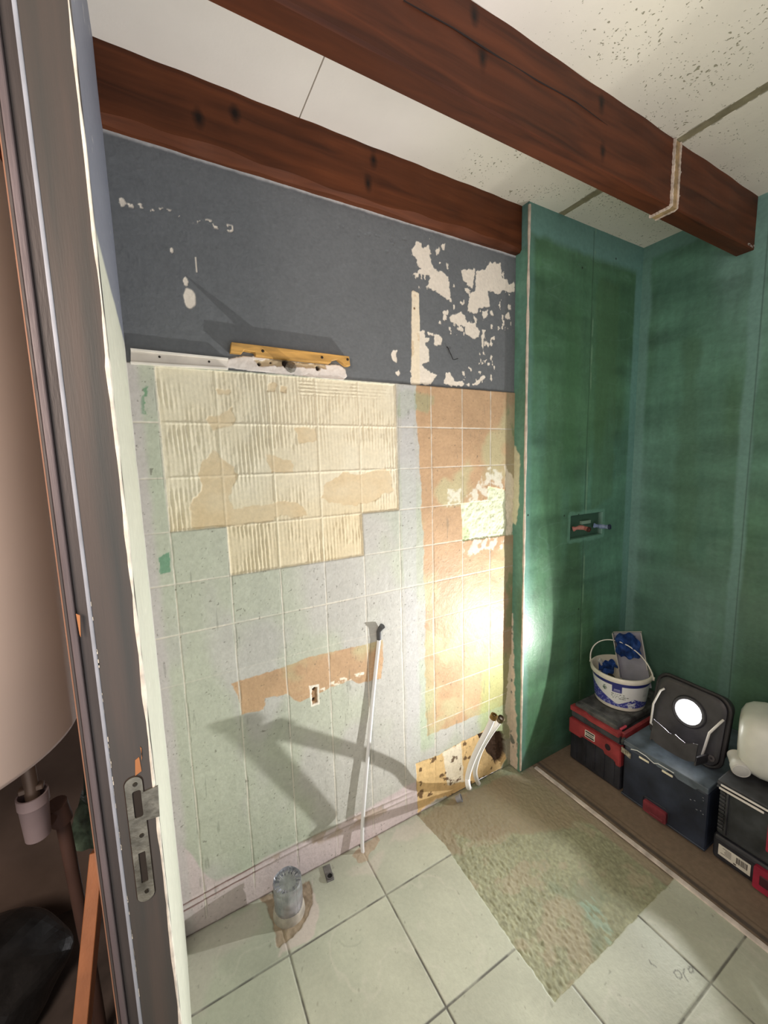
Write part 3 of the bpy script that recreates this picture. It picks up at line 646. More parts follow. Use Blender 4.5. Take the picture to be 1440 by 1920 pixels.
# ================================================================ ceiling
def ceiling_mat():
    m = mat('ceiling_board', (238, 230, 220), .8, .03, 4, .12, 60); N = m.node_tree.nodes; L = m.node_tree.links
    bs = N['Principled BSDF']; tc = N['Texture Coordinate']; rp = N['Color Ramp']
    vo = N.new('ShaderNodeTexVoronoi'); vo.inputs['Scale'].default_value = 125; vo.inputs['Randomness'].default_value = 1
    no = N.new('ShaderNodeTexNoise'); no.inputs['Scale'].default_value = 30; no.inputs['Detail'].default_value = 3
    mixv = N.new('ShaderNodeMixRGB'); mixv.inputs[0].default_value = .04; L.new(tc.outputs['Object'], mixv.inputs[1]); L.new(no.outputs['Color'], mixv.inputs[2]); L.new(tc.outputs['Object'], no.inputs[0])
    L.new(mixv.outputs[0], vo.inputs['Vector'])
    # size of each pit from its cell colour
    sep = N.new('ShaderNodeSeparateColor'); L.new(vo.outputs['Color'], sep.inputs[0])
    n2 = N.new('ShaderNodeTexNoise'); n2.inputs['Scale'].default_value = 7; n2.inputs['Detail'].default_value = 3; L.new(tc.outputs['Object'], n2.inputs[0])
    # pits only on the niche side of the boards (x > about 0.9)
    sx = N.new('ShaderNodeSeparateXYZ'); L.new(tc.outputs['Object'], sx.inputs[0])
    mrx = N.new('ShaderNodeMapRange'); mrx.inputs[1].default_value = .72; mrx.inputs[2].default_value = 1.05; L.new(sx.outputs[0], mrx.inputs[0])
    a = N.new('ShaderNodeMath'); a.operation = 'MULTIPLY'; L.new(sep.outputs[0], a.inputs[0]); L.new(mrx.outputs[0], a.inputs[1])
    b = N.new('ShaderNodeMath'); b.operation = 'MULTIPLY'; L.new(a.outputs[0], b.inputs[0])
    mr2 = N.new('ShaderNodeMapRange'); mr2.inputs[1].default_value = .38; mr2.inputs[2].default_value = .62; mr2.inputs[3].default_value = .15; mr2.inputs[4].default_value = .44; L.new(n2.outputs[0], mr2.inputs[0]); L.new(mr2.outputs[0], b.inputs[1])
    lt = N.new('ShaderNodeMath'); lt.operation = 'SUBTRACT'; L.new(b.outputs[0], lt.inputs[0]); L.new(vo.outputs['Distance'], lt.inputs[1])
    rr_ = N.new('ShaderNodeMapRange'); rr_.inputs[1].default_value = .0; rr_.inputs[2].default_value = .10; L.new(lt.outputs[0], rr_.inputs[0])
    mc = N.new('ShaderNodeMixRGB'); mc.inputs[2].default_value = lin((158, 152, 132)); L.new(rr_.outputs[0], mc.inputs[0]); L.new(rp.outputs[0], mc.inputs[1])
    # slightly greener board towards the niche
    mg = N.new('ShaderNodeMixRGB'); mg.blend_type = 'MULTIPLY'; mg.inputs[2].default_value = (.93, .94, .86, 1); L.new(mrx.outputs[0], mg.inputs[0]); L.new(mc.outputs[0], mg.inputs[1])
    L.new(mg.outputs[0], bs.inputs['Base Color'])
    bp = N.new('ShaderNodeBump'); bp.invert = True; bp.inputs['Strength'].default_value = .7; bp.inputs['Distance'].default_value = .002; L.new(rr_.outputs[0], bp.inputs['Height'])
    old = [n for n in N if n.type == 'BUMP' and n != bp][0]; L.new(old.outputs[0], bp.inputs['Normal']); L.new(bp.outputs[0], bs.inputs['Normal'])
    return m
bm = bmesh.new()
for x0, x1 in ((LX-.02, .4435), (.4470, 1.529), (1.562, RX+.02)): box(bm, x0, x1, -.6, WY+.03, CZ, CZ+.02)
o = link('ceiling', bm, ceiling_mat()); o['kind'] = 'structure'
o = link('ceiling', B(LX-.02, RX+.05, -.6, WY+.06, CZ+.03, CZ+.05), mat('void_dark', (30, 26, 24), .9)); o['kind'] = 'structure'
# filled groove of the removed partition
s = Sheet(-.6, NY, 1.524, 1.567, .003, (140, 132, 104), .9); s.C *= (1+.5*s.n(12, 1)+.3*s.n(60, 2))[..., None]
s.paint(sstep(.006, .0, np.minimum(s.V-1.524, 1.567-s.V)+.003*s.n(40, 3)), (206, 200, 184)); s.H += .003+.002*s.n(40, 4)
s.build('trim_3', lambda U, V, H: (V, U, CZ-H+.003), (0, 0, -1), painted('groove_filler', bump=.3, bscale=120, nscale=60, nvar=.1))

# ================================================================ beams
def beam_mat(name, base, dark, knots):
    m = bpy.data.materials.new(name); m.use_nodes = True; N = m.node_tree.nodes; L = m.node_tree.links; bs = N['Principled BSDF']
    bs.inputs['Roughness'].default_value = .55; bs.inputs['Specular IOR Level'].default_value = .2
    tc = N.new('ShaderNodeTexCoord'); mp = N.new('ShaderNodeMapping'); mp.inputs['Scale'].default_value = (1.2, 14, 14); L.new(tc.outputs['Object'], mp.inputs[0])
    no = N.new('ShaderNodeTexNoise'); no.inputs['Scale'].default_value = 2.2; no.inputs['Detail'].default_value = 8; no.inputs['Distortion'].default_value = .6; L.new(mp.outputs[0], no.inputs[0])
    rp = N.new('ShaderNodeValToRGB'); e = rp.color_ramp.elements; e[0].position = .3; e[1].position = .7; e[0].color = lin(dark); e[1].color = lin(base); L.new(no.outputs[0], rp.inputs[0])
    last = rp.outputs[0]
    for (kx, ky, kz, r) in knots:
        v = N.new('ShaderNodeVectorMath'); v.operation = 'SUBTRACT'; L.new(tc.outputs['Object'], v.inputs[0]); v.inputs[1].default_value = (kx, ky, kz)
        sc_ = N.new('ShaderNodeVectorMath'); sc_.operation = 'MULTIPLY'; L.new(v.outputs[0], sc_.inputs[0]); sc_.inputs[1].default_value = (1, .5, .55)
        n2 = N.new('ShaderNodeVectorMath'); n2.operation = 'LENGTH'; L.new(sc_.outputs[0], n2.inputs[0])
        ad = N.new('ShaderNodeMath'); ad.operation = 'MULTIPLY_ADD'; L.new(no.outputs[0], ad.inputs[0]); ad.inputs[1].default_value = .02; L.new(n2.outputs['Value'], ad.inputs[2])
        mr = N.new('ShaderNodeMapRange'); mr.inputs[1].default_value = r+.016; mr.inputs[2].default_value = r*.4+.008; L.new(ad.outputs[0], mr.inputs[0])
        mx = N.new('ShaderNodeMixRGB'); mx.inputs[2].default_value = lin(tuple(c*.42 for c in dark)); L.new(mr.outputs[0], mx.inputs[0]); L.new(last, mx.inputs[1]); last = mx.outputs[0]
    L.new(last, bs.inputs['Base Color'])
    bp = N.new('ShaderNodeBump'); bp.inputs['Strength'].default_value = .25; bp.inputs['Distance'].default_value = .003; L.new(no.outputs[0], bp.inputs['Height']); L.new(bp.outputs[0], bs.inputs['Normal'])
    return m
def wavy_beam(name, x0, x1, y0, y1, z0, z1, cham, m, parent=None):
    bm = bmesh.new(); n = 90; rings = []
    for i in range(n+1):
        x = x0+(x1-x0)*i/n; wv = .0022*math.sin(i*.31)+.0015*math.sin(i*.83+1)
        c = cham*(1+.35*math.sin(i*.11)+.2*math.sin(i*.47))
        pr = [(y0, z1), (y0, z0+c), (y0+c*.9, z0+wv*.4), (y1-.006, z0), (y1, z0+.006), (y1, z1)]
        rings.append([bm.verts.new((x, y+(wv*.5 if k < 2 else 0), z)) for k, (y, z) in enumerate(pr)])
    for A, C_ in zip(rings, rings[1:]):
        for k in range(6): bm.faces.new((A[k], A[(k+1) % 6], C_[(k+1) % 6], C_[k]))
    bm.faces.new(rings[0]); bm.faces.new(rings[-1][::-1])
    return link(name, bm, m, parent)
k1 = [on(1, 1.24, *p) for p in ((690, 345), (440, 215), (372, 222), (700, 300))]
beamA = wavy_beam('ceiling_beam', LX, NX-.001, 1.238, WY+.028, 2.270, CZ, .016, beam_mat('stained_beam_wall', (104, 56, 30), (66, 34, 18), [(p[0], p[1], p[2], .012) for p in k1]))
tag(beamA, 'brown stained wooden beam running along the top of the grey painted wall', 'beam')
beamB = empty('ceiling_beam', (.3, .81, 2.26), 'brown stained wooden beam crossing the ceiling away from the wall, ending at the green wall', 'beam')
k2 = [on(1, .775, *p) for p in ((905, 110), (1128, 195), (1130, 285), (890, 30))]
wavy_beam('timber', -.044, RX-.001, .775, .838, 2.246, CZ, .004, beam_mat('stained_beam_open', (94, 49, 27), (56, 28, 16), [(p[0], p[1], p[2], .011) for p in k2]), beamB)
# long drying crack
bm = bmesh.new(); cr = [on(1, .774, *p) for p in ((757, 0), (850, 52), (940, 110), (1010, 152), (1080, 190), (1140, 235))]
tube(bm, [(p[0], .7745, p[2]) for p in cr], [.001, .0016, .0022, .0018, .0012, .0004], 5); link('crack', bm, mat('crack_dark', (30, 16, 12), .9), beamB)
# plaster trace of the removed partition wrapped round the beam
bm = bmesh.new(); rnd = random.Random(5)
def trace(x0, x1, t):
    n = 40; path = [(.775, CZ-.002+(2.246-CZ)*i/n) for i in range(n+1)]+[(.775+.063*i/14, 2.246) for i in range(1, 15)]
    L0 = []; 
    for i, (y, z) in enumerate(path):
        j0 = x0+rnd.uniform(-.0018, .0018); j1 = x1+rnd.uniform(-.0018, .0018)
        if i <= n: L0.append([bm.verts.new((j0, y+.002, z)), bm.verts.new((j0+.001, y-t, z)), bm.verts.new((j1-.001, y-t, z)), bm.verts.new((j1, y+.002, z))])
        else: L0.append([bm.verts.new((j0, y, z+.002)), bm.verts.new((j0+.001, y, z-t)), bm.verts.new((j1-.001, y, z-t)), bm.verts.new((j1, y, z+.002))])
    for A, C_ in zip(L0, L0[1:]):
        for k in range(3): bm.faces.new((A[k], A[k+1], C_[k+1], C_[k]))
trace(1.516, 1.521, .007); trace(1.552, 1.557, .006)
link('plaster_ridge', bm, mat('trace_plaster', (212, 196, 180), .85, .2, 30), beamB)
bm = bmesh.new(); trace(1.519, 1.554, .002); link('plaster_trace', bm, mat('trace_filler', (168, 140, 100), .85, .25, 30, .3), beamB)
bm = bmesh.new()
for k in range(26):
    if k % 2: x = rnd.uniform(1.56, 1.572); z = rnd.uniform(2.27, 2.40); box(bm, x, x+rnd.uniform(.001, .003), .7740, .7752, z, z+rnd.uniform(.002, .008))
    else: x = rnd.uniform(2.085, 2.14); z = 2.25+rnd.uniform(0, .012); box(bm, x, x+rnd.uniform(.004, .012), .7738, .7752, z, z+.0012)
link('plaster_splashes', bm, mat('splash_white', (190, 180, 170), .8), beamB)

# ================================================================ things on the tiled wall
oak = mat('yellow_batten_wood', (206, 158, 84), .5, .2, 6, .2, 70, stretch=(2, 14, 14))
p = [on(1, 1.246, *q) for q in ((434, 641), (655, 668), (657, 686), (650, 686), (634, 673), (622, 676), (620, 681), (480, 667), (478, 660), (458, 656), (454, 662), (432, 660))]
bat = empty('batten', (.4, WY, 1.80), 'yellow wooden batten with notched underside screwed to the grey wall above the plaster', 'batten')
bm = bmesh.new(); prism(bm, [(q[0], q[2]) for q in p], 1, 1.246, WY-.001); bmesh.ops.recalc_face_normals(bm, faces=bm.faces)
bmesh.ops.bevel(bm, geom=list(bm.edges), offset=.0012, segments=1, affect='EDGES'); link('wood_strip', bm, oak, bat)
p2 = [on(1, 1.245, *q) for q in ((480, 667), (622, 682), (622, 677), (479, 661))]
for q in ((493, 658), (604, 670), (652, 674)):
    bm = bmesh.new(); c = on(1, 1.245, *q); lathe(bm, [(.0001, -.001), (.003, -.001), (.0045, .0004)], Matrix.Translation((c[0], 1.2452, c[2])) @ Matrix.Rotation(R_(90), 4, 'X') @ Matrix.Rotation(R_(180), 4, 'X'), 14); link('screw', bm, mat('batten_screw', (64, 52, 40), .5, metal=.6), bat, True)
tr = empty('trim_strip', (.08, WY, 1.74), 'white angle strip along the tile top beside the door corner', 'trim strip')
a = on(1, 1.262, 245, 656); b = on(1, 1.262, 427, 674); c = on(1, 1.262, 427, 692); d = on(1, 1.262, 245, 681)
bm = bmesh.new(); prism(bm, [(a[0], a[2]), (b[0], b[2]), (c[0], c[2]), (d[0], d[2])], 1, 1.262, WY-.001); link('flat_face', bm, mat('white_trim', (224, 216, 206), .5), tr)
bm = bmesh.new()
for (u, v) in ((a, b), (d, c)): prism(bm, [(u[0], u[2]+.002), (v[0], v[2]+.002), (v[0], v[2]-.0025), (u[0], u[2]-.0025)], 1, 1.252, WY-.001)
link('raised_lip', bm, mat('white_trim_lip', (236, 230, 220), .45), tr)
for q in ((299, 669), (392, 678)):
    bm = bmesh.new(); c_ = on(1, 1.261, *q); lathe(bm, [(.0001, 0), (.003, 0), (.003, .002)], Matrix.Translation((c_[0], 1.2605, c_[2])) @ Matrix.Rotation(R_(-90), 4, 'X'), 12); link('nail_hole', bm, mat('nail_dark', (50, 42, 38), .7), tr)
# crumpled dark tape over a pipe end poking from the hole
def crumple(name, c, r, m, parent=None, seed=1, sq=(1, 1, 1), sub=3, amp=.35):
    bm = bmesh.new(); bmesh.ops.create_icosphere(bm, subdivisions=sub, radius=1); rn = random.Random(seed)
    dirs = [(Vector((rn.uniform(-1, 1), rn.uniform(-1, 1), rn.uniform(-1, 1))).normalized(), rn.uniform(-amp, amp)) for _ in range(14)]
    for v in bm.verts:
        k = 1+sum(a_*max(0, v.co.normalized().dot(d_))**6 for d_, a_ in dirs); v.co = Vector((v.co.x*sq[0]*r*k+c[0], v.co.y*sq[1]*r*k+c[1], v.co.z*sq[2]*r*k+c[2]))
    return link(name, bm, m, parent)
silver_grey = mat('grey_tape', (112, 112, 112), .35, .25, 60, .4, 100, metal=.3)
c = on(1, 1.245, 546, 688)
o = crumple('taped_pipe_end', (c[0], 1.248, c[2]), .012, silver_grey, None, 3, (1.1, 1.5, .8), 3, .5); tag(o, 'small crumpled grey taped pipe end poking from the hole under the batten', 'pipe end')
tip = triang((548, 691), (345, 515)); bm = bmesh.new(); cc_ = np.array([c[0], 1.248, c[2]])
tube(bm, [cc_, cc_+(tip-cc_)*.5, tip], [.017, .011, .0008], 8); link('torn_tape_tip', bm, silver_grey, o)
bm = bmesh.new(); q = [on(1, WY-.002, *t) for t in ((838, 650), (847, 675))]; tube(bm, [(q[0][0], WY-.001, q[0][2]), (q[0][0]+.001, WY-.006, q[0][2]-.004), (q[1][0], WY-.010, q[1][2]), (q[1][0]+.004, WY-.016, q[1][2]-.001), (q[1][0]+.018, WY-.016, q[1][2]+.004)], .0014, 6)
o = link('wire_hook', bm, mat('dark_wire', (48, 46, 46), .5, metal=.5)); tag(o, 'thin dark bent wire sticking out of the peeling grey paint', 'wire')

# ---- white conduit running up the wall
px = [(680, 1598, .035), (679, 1578, .030), (680, 1540, .026), (686, 1459, .022), (692, 1390, .018), (698, 1320, .014), (705, 1250, .012), (711, 1196, .012)]
pts = [on(1, WY-d, x, y) for x, y, d in px]; pts[0][2] = max(pts[0][2], -.005)
con = empty('conduit', (pts[0][0], pts[0][1], 0), 'thin white conduit rising from the floor up the tiled wall', 'conduit')
bm = bmesh.new(); tube(bm, spline(pts), .0072, 14); link('tube', bm, mat('white_plastic', (226, 226, 228), .35, .03), con, True)
e = pts[-1]; g = on(1, WY-.012, 710, 1184); h = on(1, WY-.02, 716, 1173)
bm = bmesh.new(); tube(bm, [(e[0]-.0008, e[1], e[2]-.006), (g[0], g[1], g[2]), tuple((np.array(g)+h)/2), (h[0], h[1]-.004, h[2])], [.0085, .0085, .0095, .011], 14)
link('elbow_cap', bm, mat('dark_grey_rubber', (74, 74, 76), .5), con, True)

# ---- two white pipes standing at the wall corner
P1 = [(.918, 1.062, .262, 877, 1460)]
def pipe(pxs, shadow, foot, label, mtl_end, ring):
    pts = [triang(c, s) for c, s in zip(pxs, shadow)]
    f = on(2, .004, *foot)
    pts = [np.array([f[0]+.012, f[1]+.004, -.004]), np.array([f[0], f[1], .012])]+pts
    t = empty('heating_pipe', (f[0], f[1], 0), label, 'pipe', 'white pipes at the wall corner')
    sp = spline(pts, 10); bm = bmesh.new(); tube(bm, sp, .0098, 16); link('pipe_tube', bm, mat('white_pipe', (232, 230, 226), .35, .04), t, True)
    a_ = Vector(sp[-1]); d_ = (Vector(sp[-1])-Vector(sp[-4])).normalized(); M_ = Matrix.Translation(a_-d_*.012) @ frame_for(d_).to_4x4()
    bm = bmesh.new(); lathe(bm, [(.0105, 0), (.0125, .002), (.0125, .018), (.0105, .019), (.0068, .019), (.0064, .002), (.0001, .002)], M_, 24); e_ = link('end_fitting', bm, mtl_end, t, True)
    bm = bmesh.new(); lathe(bm, [(.0001, .008), (.0066, .008), (.0066, .010)], M_, 16); link('bore', bm, mat('bore_dark', (24, 20, 16), .9), e_)
    return t
brass = mat('dull_brass', (150, 118, 66), .35, .2, 40, metal=.8); dbrass = mat('dark_brass', (92, 78, 54), .4, .2, 40, metal=.8)
pipe([(877, 1472), (877, 1458), (883, 1434), (896, 1403), (912, 1372), (926, 1343)], [(620, 1566), (606, 1537), (578, 1508), (536, 1465), (485, 1415), (431, 1353)], (880, 1480),
     'left white pipe of the leaning pair in the corner, with a brass end', brass, 0)
pipe([(890, 1444), (900, 1413), (916, 1382), (939, 1349)], [(780, 1478), (742, 1438), (666, 1410), (494, 1362)], (896, 1470),
     'right white pipe of the leaning pair in the corner, with a dark open end', dbrass, 0)
c = on(2, .012, 861, 1498)
o = empty('pipe_plug', (c[0], c[1], 0), 'small grey plastic cap lying on the mortar in front of the white pipes', 'pipe cap')
M_ = Matrix.Translation((c[0], c[1], .0155)) @ Matrix.Rotation(R_(62), 4, 'Y') @ Matrix.Rotation(R_(30), 4, 'X')
bm = bmesh.new(); lathe(bm, [(.0001, -.014), (.0125, -.014), (.0135, -.012), (.0135, .003), (.0165, .004), (.0165, .010), (.0128, .010), (.0118, -.008), (.0001, -.008)], M_, 20); pc_ = link('shell', bm, mat('grey_cap', (150, 152, 160), .4), o, True)
bm = bmesh.new(); lathe(bm, [(.006, -.009), (.006, .006), (.0001, .006)], M_, 12); link('pin', bm, mat('grey_cap_dark', (70, 72, 80), .5), o, True)

# ---- taped duct stub
dx, dy = .256, 1.176; dh = .108
duct = empty('waste_duct', (dx, dy, 0), 'stubby waste duct sealed with shiny grey tape, standing in mortar by the wall', 'duct')
bm = bmesh.new(); lathe(bm, [(.052, -.004), (.050, .012), (.0475, .022), (.0455, .026), (.0001, .026)], Matrix.Translation((dx, dy, 0)), 40); link('duct_socket', bm, mat('off_white_plastic', (176, 168, 156), .6, .15, 30, .3), duct, True)
tape = mat('silver_tape', (186, 188, 196), .24, .15, 30, .3, 55, metal=.7)
bm = bmesh.new(); n = 72; rn = random.Random(8)
prof = [(.0448, .018), (.0455, .035), (.0450, .055), (.0458, .075), (.0448, .095), (.0455, .108), (.0440, .116), (.040, dh), (.034, dh+.0005), (.026, dh-.002), (.012, dh-.003), (.0001, dh-.003)]
rings = []
fold = [rn.uniform(-1, 1) for _ in range(n)]
for i, (r1, z1) in enumerate(prof):
    ring = []
    for k in range(n):
        a_ = 2*math.pi*k/n; w_ = .0008*math.sin(5*a_+i*1.3)+.0005*fold[k]
        zz = z1+(.0016*fold[k]*math.sin(i) if 6 <= i <= 9 else 0)+(.004*math.sin(a_*2+1) if i < 3 else 0)
        ring.append(bm.verts.new((dx+(r1+w_)*math.cos(a_), dy+(r1+w_)*math.sin(a_), zz)))
    rings.append(ring)
for A, C_ in zip(rings, rings[1:]):
    for k in range(n): bm.faces.new((A[k], A[(k+1) % n], C_[(k+1) % n], C_[k]))
link('tape_wrap', bm, tape, duct)
bm = bmesh.new()
for k in range(16):
    a_ = 2*math.pi*k/16+rn.uniform(-.08, .08); r0 = rn.uniform(.026, .030); r1 = rn.uniform(.040, .044); w_ = rn.uniform(.0014, .0034)
    ca, sa = math.cos(a_), math.sin(a_)
    v = [bm.verts.new((dx+r*ca-s_*w_*sa, dy+r*sa+s_*w_*ca, dh+(0.0006 if r < .035 else .0004)+(.0045 if s_ == 0 else -.0016))) for r in (r0, r1) for s_ in (-1, 0, 1)]
    bm.faces.new((v[0], v[1], v[4], v[3])); bm.faces.new((v[1], v[2], v[5], v[4]))
link('tape_fold', bm, mat('bright_tape', (190, 192, 200), .2, .1, 30, metal=.6), duct)
# ---- little square drain stub in the floor by the wall
a = on(2, .006, 617, 1632)
sq = empty('floor_pipe_stub', (a[0], a[1], 0), 'small square grey pipe opening in the floor tile beside the wall', 'pipe stub')
M_ = Matrix.Translation((a[0]-.004, a[1], .002)) @ Matrix.Rotation(R_(-6), 4, 'Z')
bm = bmesh.new(); box(bm, -.013, .013, -.034, .026, -.004, .003, .001, 1, M_); link('cover_plate', bm, mat('grey_pvc', (116, 114, 112), .6, .2, 40), sq)
bm = bmesh.new(); lathe(bm, [(.0085, .002), (.0125, .002), (.0125, .006), (.0085, .006)], M_ @ Matrix.Translation((.001, -.020, 0)), 20, close=True); rg_ = link('collar', bm, mat('grey_pvc_dark', (92, 90, 90), .5), sq, True)
bm = bmesh.new(); lathe(bm, [(.0001, .0042), (.0085, .0042), (.0085, .0046)], M_ @ Matrix.Translation((.001, -.020, 0)), 20); link('opening', bm, mat('opening_black', (14, 12, 12), .9), sq)

# ---- shower valve pipe ends in the green wall
val = [('valve_pipe', 'red copper pipe end with torn wrapping in the cut-out of the green wall', [(1074, 992), (1090, 989), (1104, 993)], (150, 84, 74), (182, 130, 120)),
       ('valve_pipe', 'blue pipe end with torn wrapping beside the red one in the green wall', [(1113, 985), (1128, 987), (1143, 988)], (92, 112, 150), (140, 156, 178))]
for nm, lab, pxs, c1_, c2_ in val:
    P_ = [on(1, NY+(.012 if i == 0 else (-.02 if i == 1 else -.055)), *q) for i, q in enumerate(pxs)]
    t = empty(nm, tuple(P_[0]), lab, 'pipe', 'shower valve pipe ends')
    sp = spline(P_, 5); rn = random.Random(2); bm = bmesh.new(); tube(bm, sp, [.0095+rn.uniform(-.0015, .0025) for _ in sp], 14); link('wrapping', bm, mat('wrap', c2_, .6, .3, 60, .4, col2=c1_), t)
    d_ = (Vector(sp[-1])-Vector(sp[-3])).normalized(); M_ = Matrix.Translation(Vector(sp[-1])) @ frame_for(d_).to_4x4()
    bm = bmesh.new(); lathe(bm, [(.009, -.006), (.0125, -.004), (.0125, .004), (.009, .005), (.0075, .005), (.007, -.002), (.0001, -.002)], M_, 18); link('threaded_end', bm, mat('valve_end', tuple(v*.55 for v in c1_), .5, metal=.4), t, True)
bm = bmesh.new(); a = on(1, NY+.012, 1098, 979); box(bm, a[0]-.035, a[0]+.035, NY+.008, NY+.02, a[2]-.008, a[2]+.008, .001, 1)
o = link('mounting_bracket', bm, mat('bracket_green_grey', (120, 146, 128), .5)); tag(o, 'small pale rectangular bracket behind the pipe ends in the green wall', 'bracket')

# ================================================================ toolboxes, lamp, bucket, canister in the niche
blk = mat('black_plastic', (48, 50, 58), .42, .3, 12, .15, 80); blk2 = mat('dusty_black_plastic', (62, 64, 68), .6, .35, 18, .25, 80)
navy = mat('dark_blue_plastic', (48, 56, 72), .4, .25, 10, .12, 70); redp = mat('red_plastic', (160, 62, 66), .42, .2, 14, .1, 70); dust = mat('dusty_lid', (92, 92, 92), .6, .35, 22, .35, 60)
white_l = mat('white_sticker', (224, 222, 212), .5, .06, 40)
# A: black toolbox with red front band
FX = 1.632
A_ = empty('toolbox', (1.86, 1.02, 0), 'black toolbox with red front band and white badge, lowest under the bucket', 'toolbox')
bm = bmesh.new(); box(bm, FX, 2.08, .905, 1.150, .002, .165, .010, 2); box(bm, FX+.010, 2.07, .912, 1.143, .150, .215, .004, 2)
for k in range(5): box(bm, FX-.003, FX+.004, .93+k*.045, .945+k*.045, .02, .15, .001, 1)
link('body', bm, blk, A_)
bm = bmesh.new(); poly = [(.903, .120), (.922, .118), (.930, .135), (.975, .138), (.98, .152), (1.085, .152), (1.09, .140), (1.152, .140), (1.152, .212), (.903, .212)]
prism(bm, poly, 0, FX-.008, FX+.02); bmesh.ops.recalc_face_normals(bm, faces=bm.faces); bmesh.ops.bevel(bm, geom=list(bm.edges), offset=.003, segments=2, affect='EDGES')
band = link('front_band', bm, redp, A_)
bm = bmesh.new(); M_ = Matrix.Translation((FX-.0085, .960, .180)) @ Matrix.Rotation(R_(90), 4, 'Y'); lathe(bm, [(.0001, 0), (.0125, 0), (.0135, .002)], M_ @ Matrix.Scale(1.15, 4, (1, 0, 0)), 24); link('finger_hole', bm, mat('hole_dark', (36, 20, 30), .7), band, True)
def badge(y0, y1, z0, z1, x, parent):
    bm = bmesh.new(); prism(bm, [(p_[0], p_[1]) for p_ in rrect(y0, y1, z0, z1, .003, 4)], 0, x-.0015, x); b_ = link('badge', bm, white_l, parent)
    bm = bmesh.new(); h_ = (z1-z0); prism(bm, rrect(y0+.003, y1-.003, z1-.28*h_, z1-.1*h_, .001, 2), 0, x-.0019, x-.0015); prism(bm, rrect(y0+.003, y1-.003, z0+.1*h_, z0+.3*h_, .001, 2), 0, x-.0019, x-.0015)
    rn = random.Random(1); y = y0+.006
    while y < y1-.006: box(bm, x-.0019, x-.0015, y, y+.0022, z0+.40*h_, z0+.62*h_); y += .0042
    link('print', bm, mat('print_black', (40, 38, 38), .6), b_)
badge(1.020, 1.068, .166, .200, FX-.0082, band)
# B: organiser with red rail on top of it
Bx = empty('tool_organiser', (1.86, 1.03, .215), 'flat black organiser case with red rail stacked on the red-banded toolbox', 'toolbox')
bm = bmesh.new(); box(bm, FX+.004, 2.07, .918, 1.150, .216, .250, .006, 2); link('body', bm, blk2, Bx)
bm = bmesh.new(); prism(bm, [(.918, .246), (1.06, .246), (1.065, .250), (1.152, .250), (1.152, .274), (1.075, .274), (1.068, .268), (.918, .268)], 0, FX-.004, FX+.03)
bmesh.ops.recalc_face_normals(bm, faces=bm.faces); bmesh.ops.bevel(bm, geom=list(bm.edges), offset=.003, segments=2, affect='EDGES'); box(bm, FX+.02, FX+.25, .905, .920, .236, .266, .003, 1); link('rail', bm, redp, Bx)
bm = bmesh.new(); lathe(bm, [(.004, 0), (.014, 0), (.016, .004), (.016, .010), (.004, .010)], Matrix.Translation((FX+.008, .906, .240)) @ Matrix.Rotation(R_(90), 4, 'X'), 20); link('hinge_knob', bm, blk2, Bx, True)
bm = bmesh.new(); box(bm, FX+.012, 2.06, .935, 1.140, .252, .288, .008, 2)
for k in range(4): box(bm, FX+.04+k*.1, FX+.10+k*.1, .95, 1.125, .286, .290, .001, 1)
link('lid', bm, dust, Bx)
bm = bmesh.new(); box(bm, FX+.03, FX+.075, .927, .936, .262, .272, .002, 1); link('latch', bm, mat('pink_red_latch', (206, 82, 96), .45), Bx)
# C: large dark blue-black box that carries the lamp
Cx = empty('toolbox', (1.86, .73, 0), 'large dark toolbox with a red bottom latch carrying the glowing lamp', 'toolbox')
bm = bmesh.new(); box(bm, 1.628, 2.09, .590, .893, .004, .236, .010, 2); box(bm, 1.624, 2.09, .588, .895, .006, .014, .002, 1)
link('body', bm, navy, Cx)
bm = bmesh.new(); prof = [(.590, .236), (.62, .236), (.63, .226), (.69, .226), (.70, .236), (.715, .240), (.73, .228), (.76, .228), (.775, .240), (.84, .240), (.893, .238), (.893, .258), (.590, .258)]
prism(bm, prof, 0, 1.622, 2.09); bmesh.ops.recalc_face_normals(bm, faces=bm.faces); bmesh.ops.bevel(bm, geom=list(bm.edges), offset=.002, segments=1, affect='EDGES'); link('lid', bm, mat('blue_grey_lid', (96, 108, 120), .38, .2, 20, .2, 50), Cx)
for y in (.808, .722):
    bm = bmesh.new(); box(bm, 1.6185, 1.6225, y-.019, y+.019, .222, .230, .001, 1); link('latch_slot', bm, mat('cream_latch', (236, 230, 206), .4), Cx)
bm = bmesh.new(); wl = [(.860, .238), (.835, .248), (.800, .246), (.785, .240), (.770, .236), (.757, .244), (.735, .244), (.700, .244)]
tube(bm, [(1.6205, y, z) for y, z in wl], .0018, 6); link('lid_edge_highlight', bm, mat('painted_highlight', (226, 230, 232), .3), Cx)  # bright line: highlight of the lit lid edge put into colour
bm = bmesh.new(); prism(bm, rrect(.715, .800, .010, .058, .006, 3), 0, 1.616, 1.632); box(bm, 1.6135, 1.617, .725, .775, .010, .022, .001, 1); lt_ = link('bottom_latch', bm, mat('dull_red_plastic', (130, 54, 64), .5, .2, 20), Cx)
bm = bmesh.new(); tube(bm, [(1.626, .806, .03), (1.6265, .806, .060), (1.6265, .800, .066), (1.6265, .722, .070), (1.6265, .712, .062), (1.626, .711, .010)], .0016, 6); link('latch_rim', bm, blk2, Cx)
bm = bmesh.new(); prism(bm, [(.862, .192), (.90, .200), (.90, .222), (.862, .213)], 0, 1.6215, 1.627); 
for k in range(4): box(bm, 1.6195, 1.622, .866+k*.008, .871+k*.008, .200, .216)
link('worn_sticker', bm, mat('torn_sticker', (176, 170, 150), .7, .35, 60), Cx)
rn = random.Random(12); sp_m = mat('splash_grey', (150, 154, 160), .6)
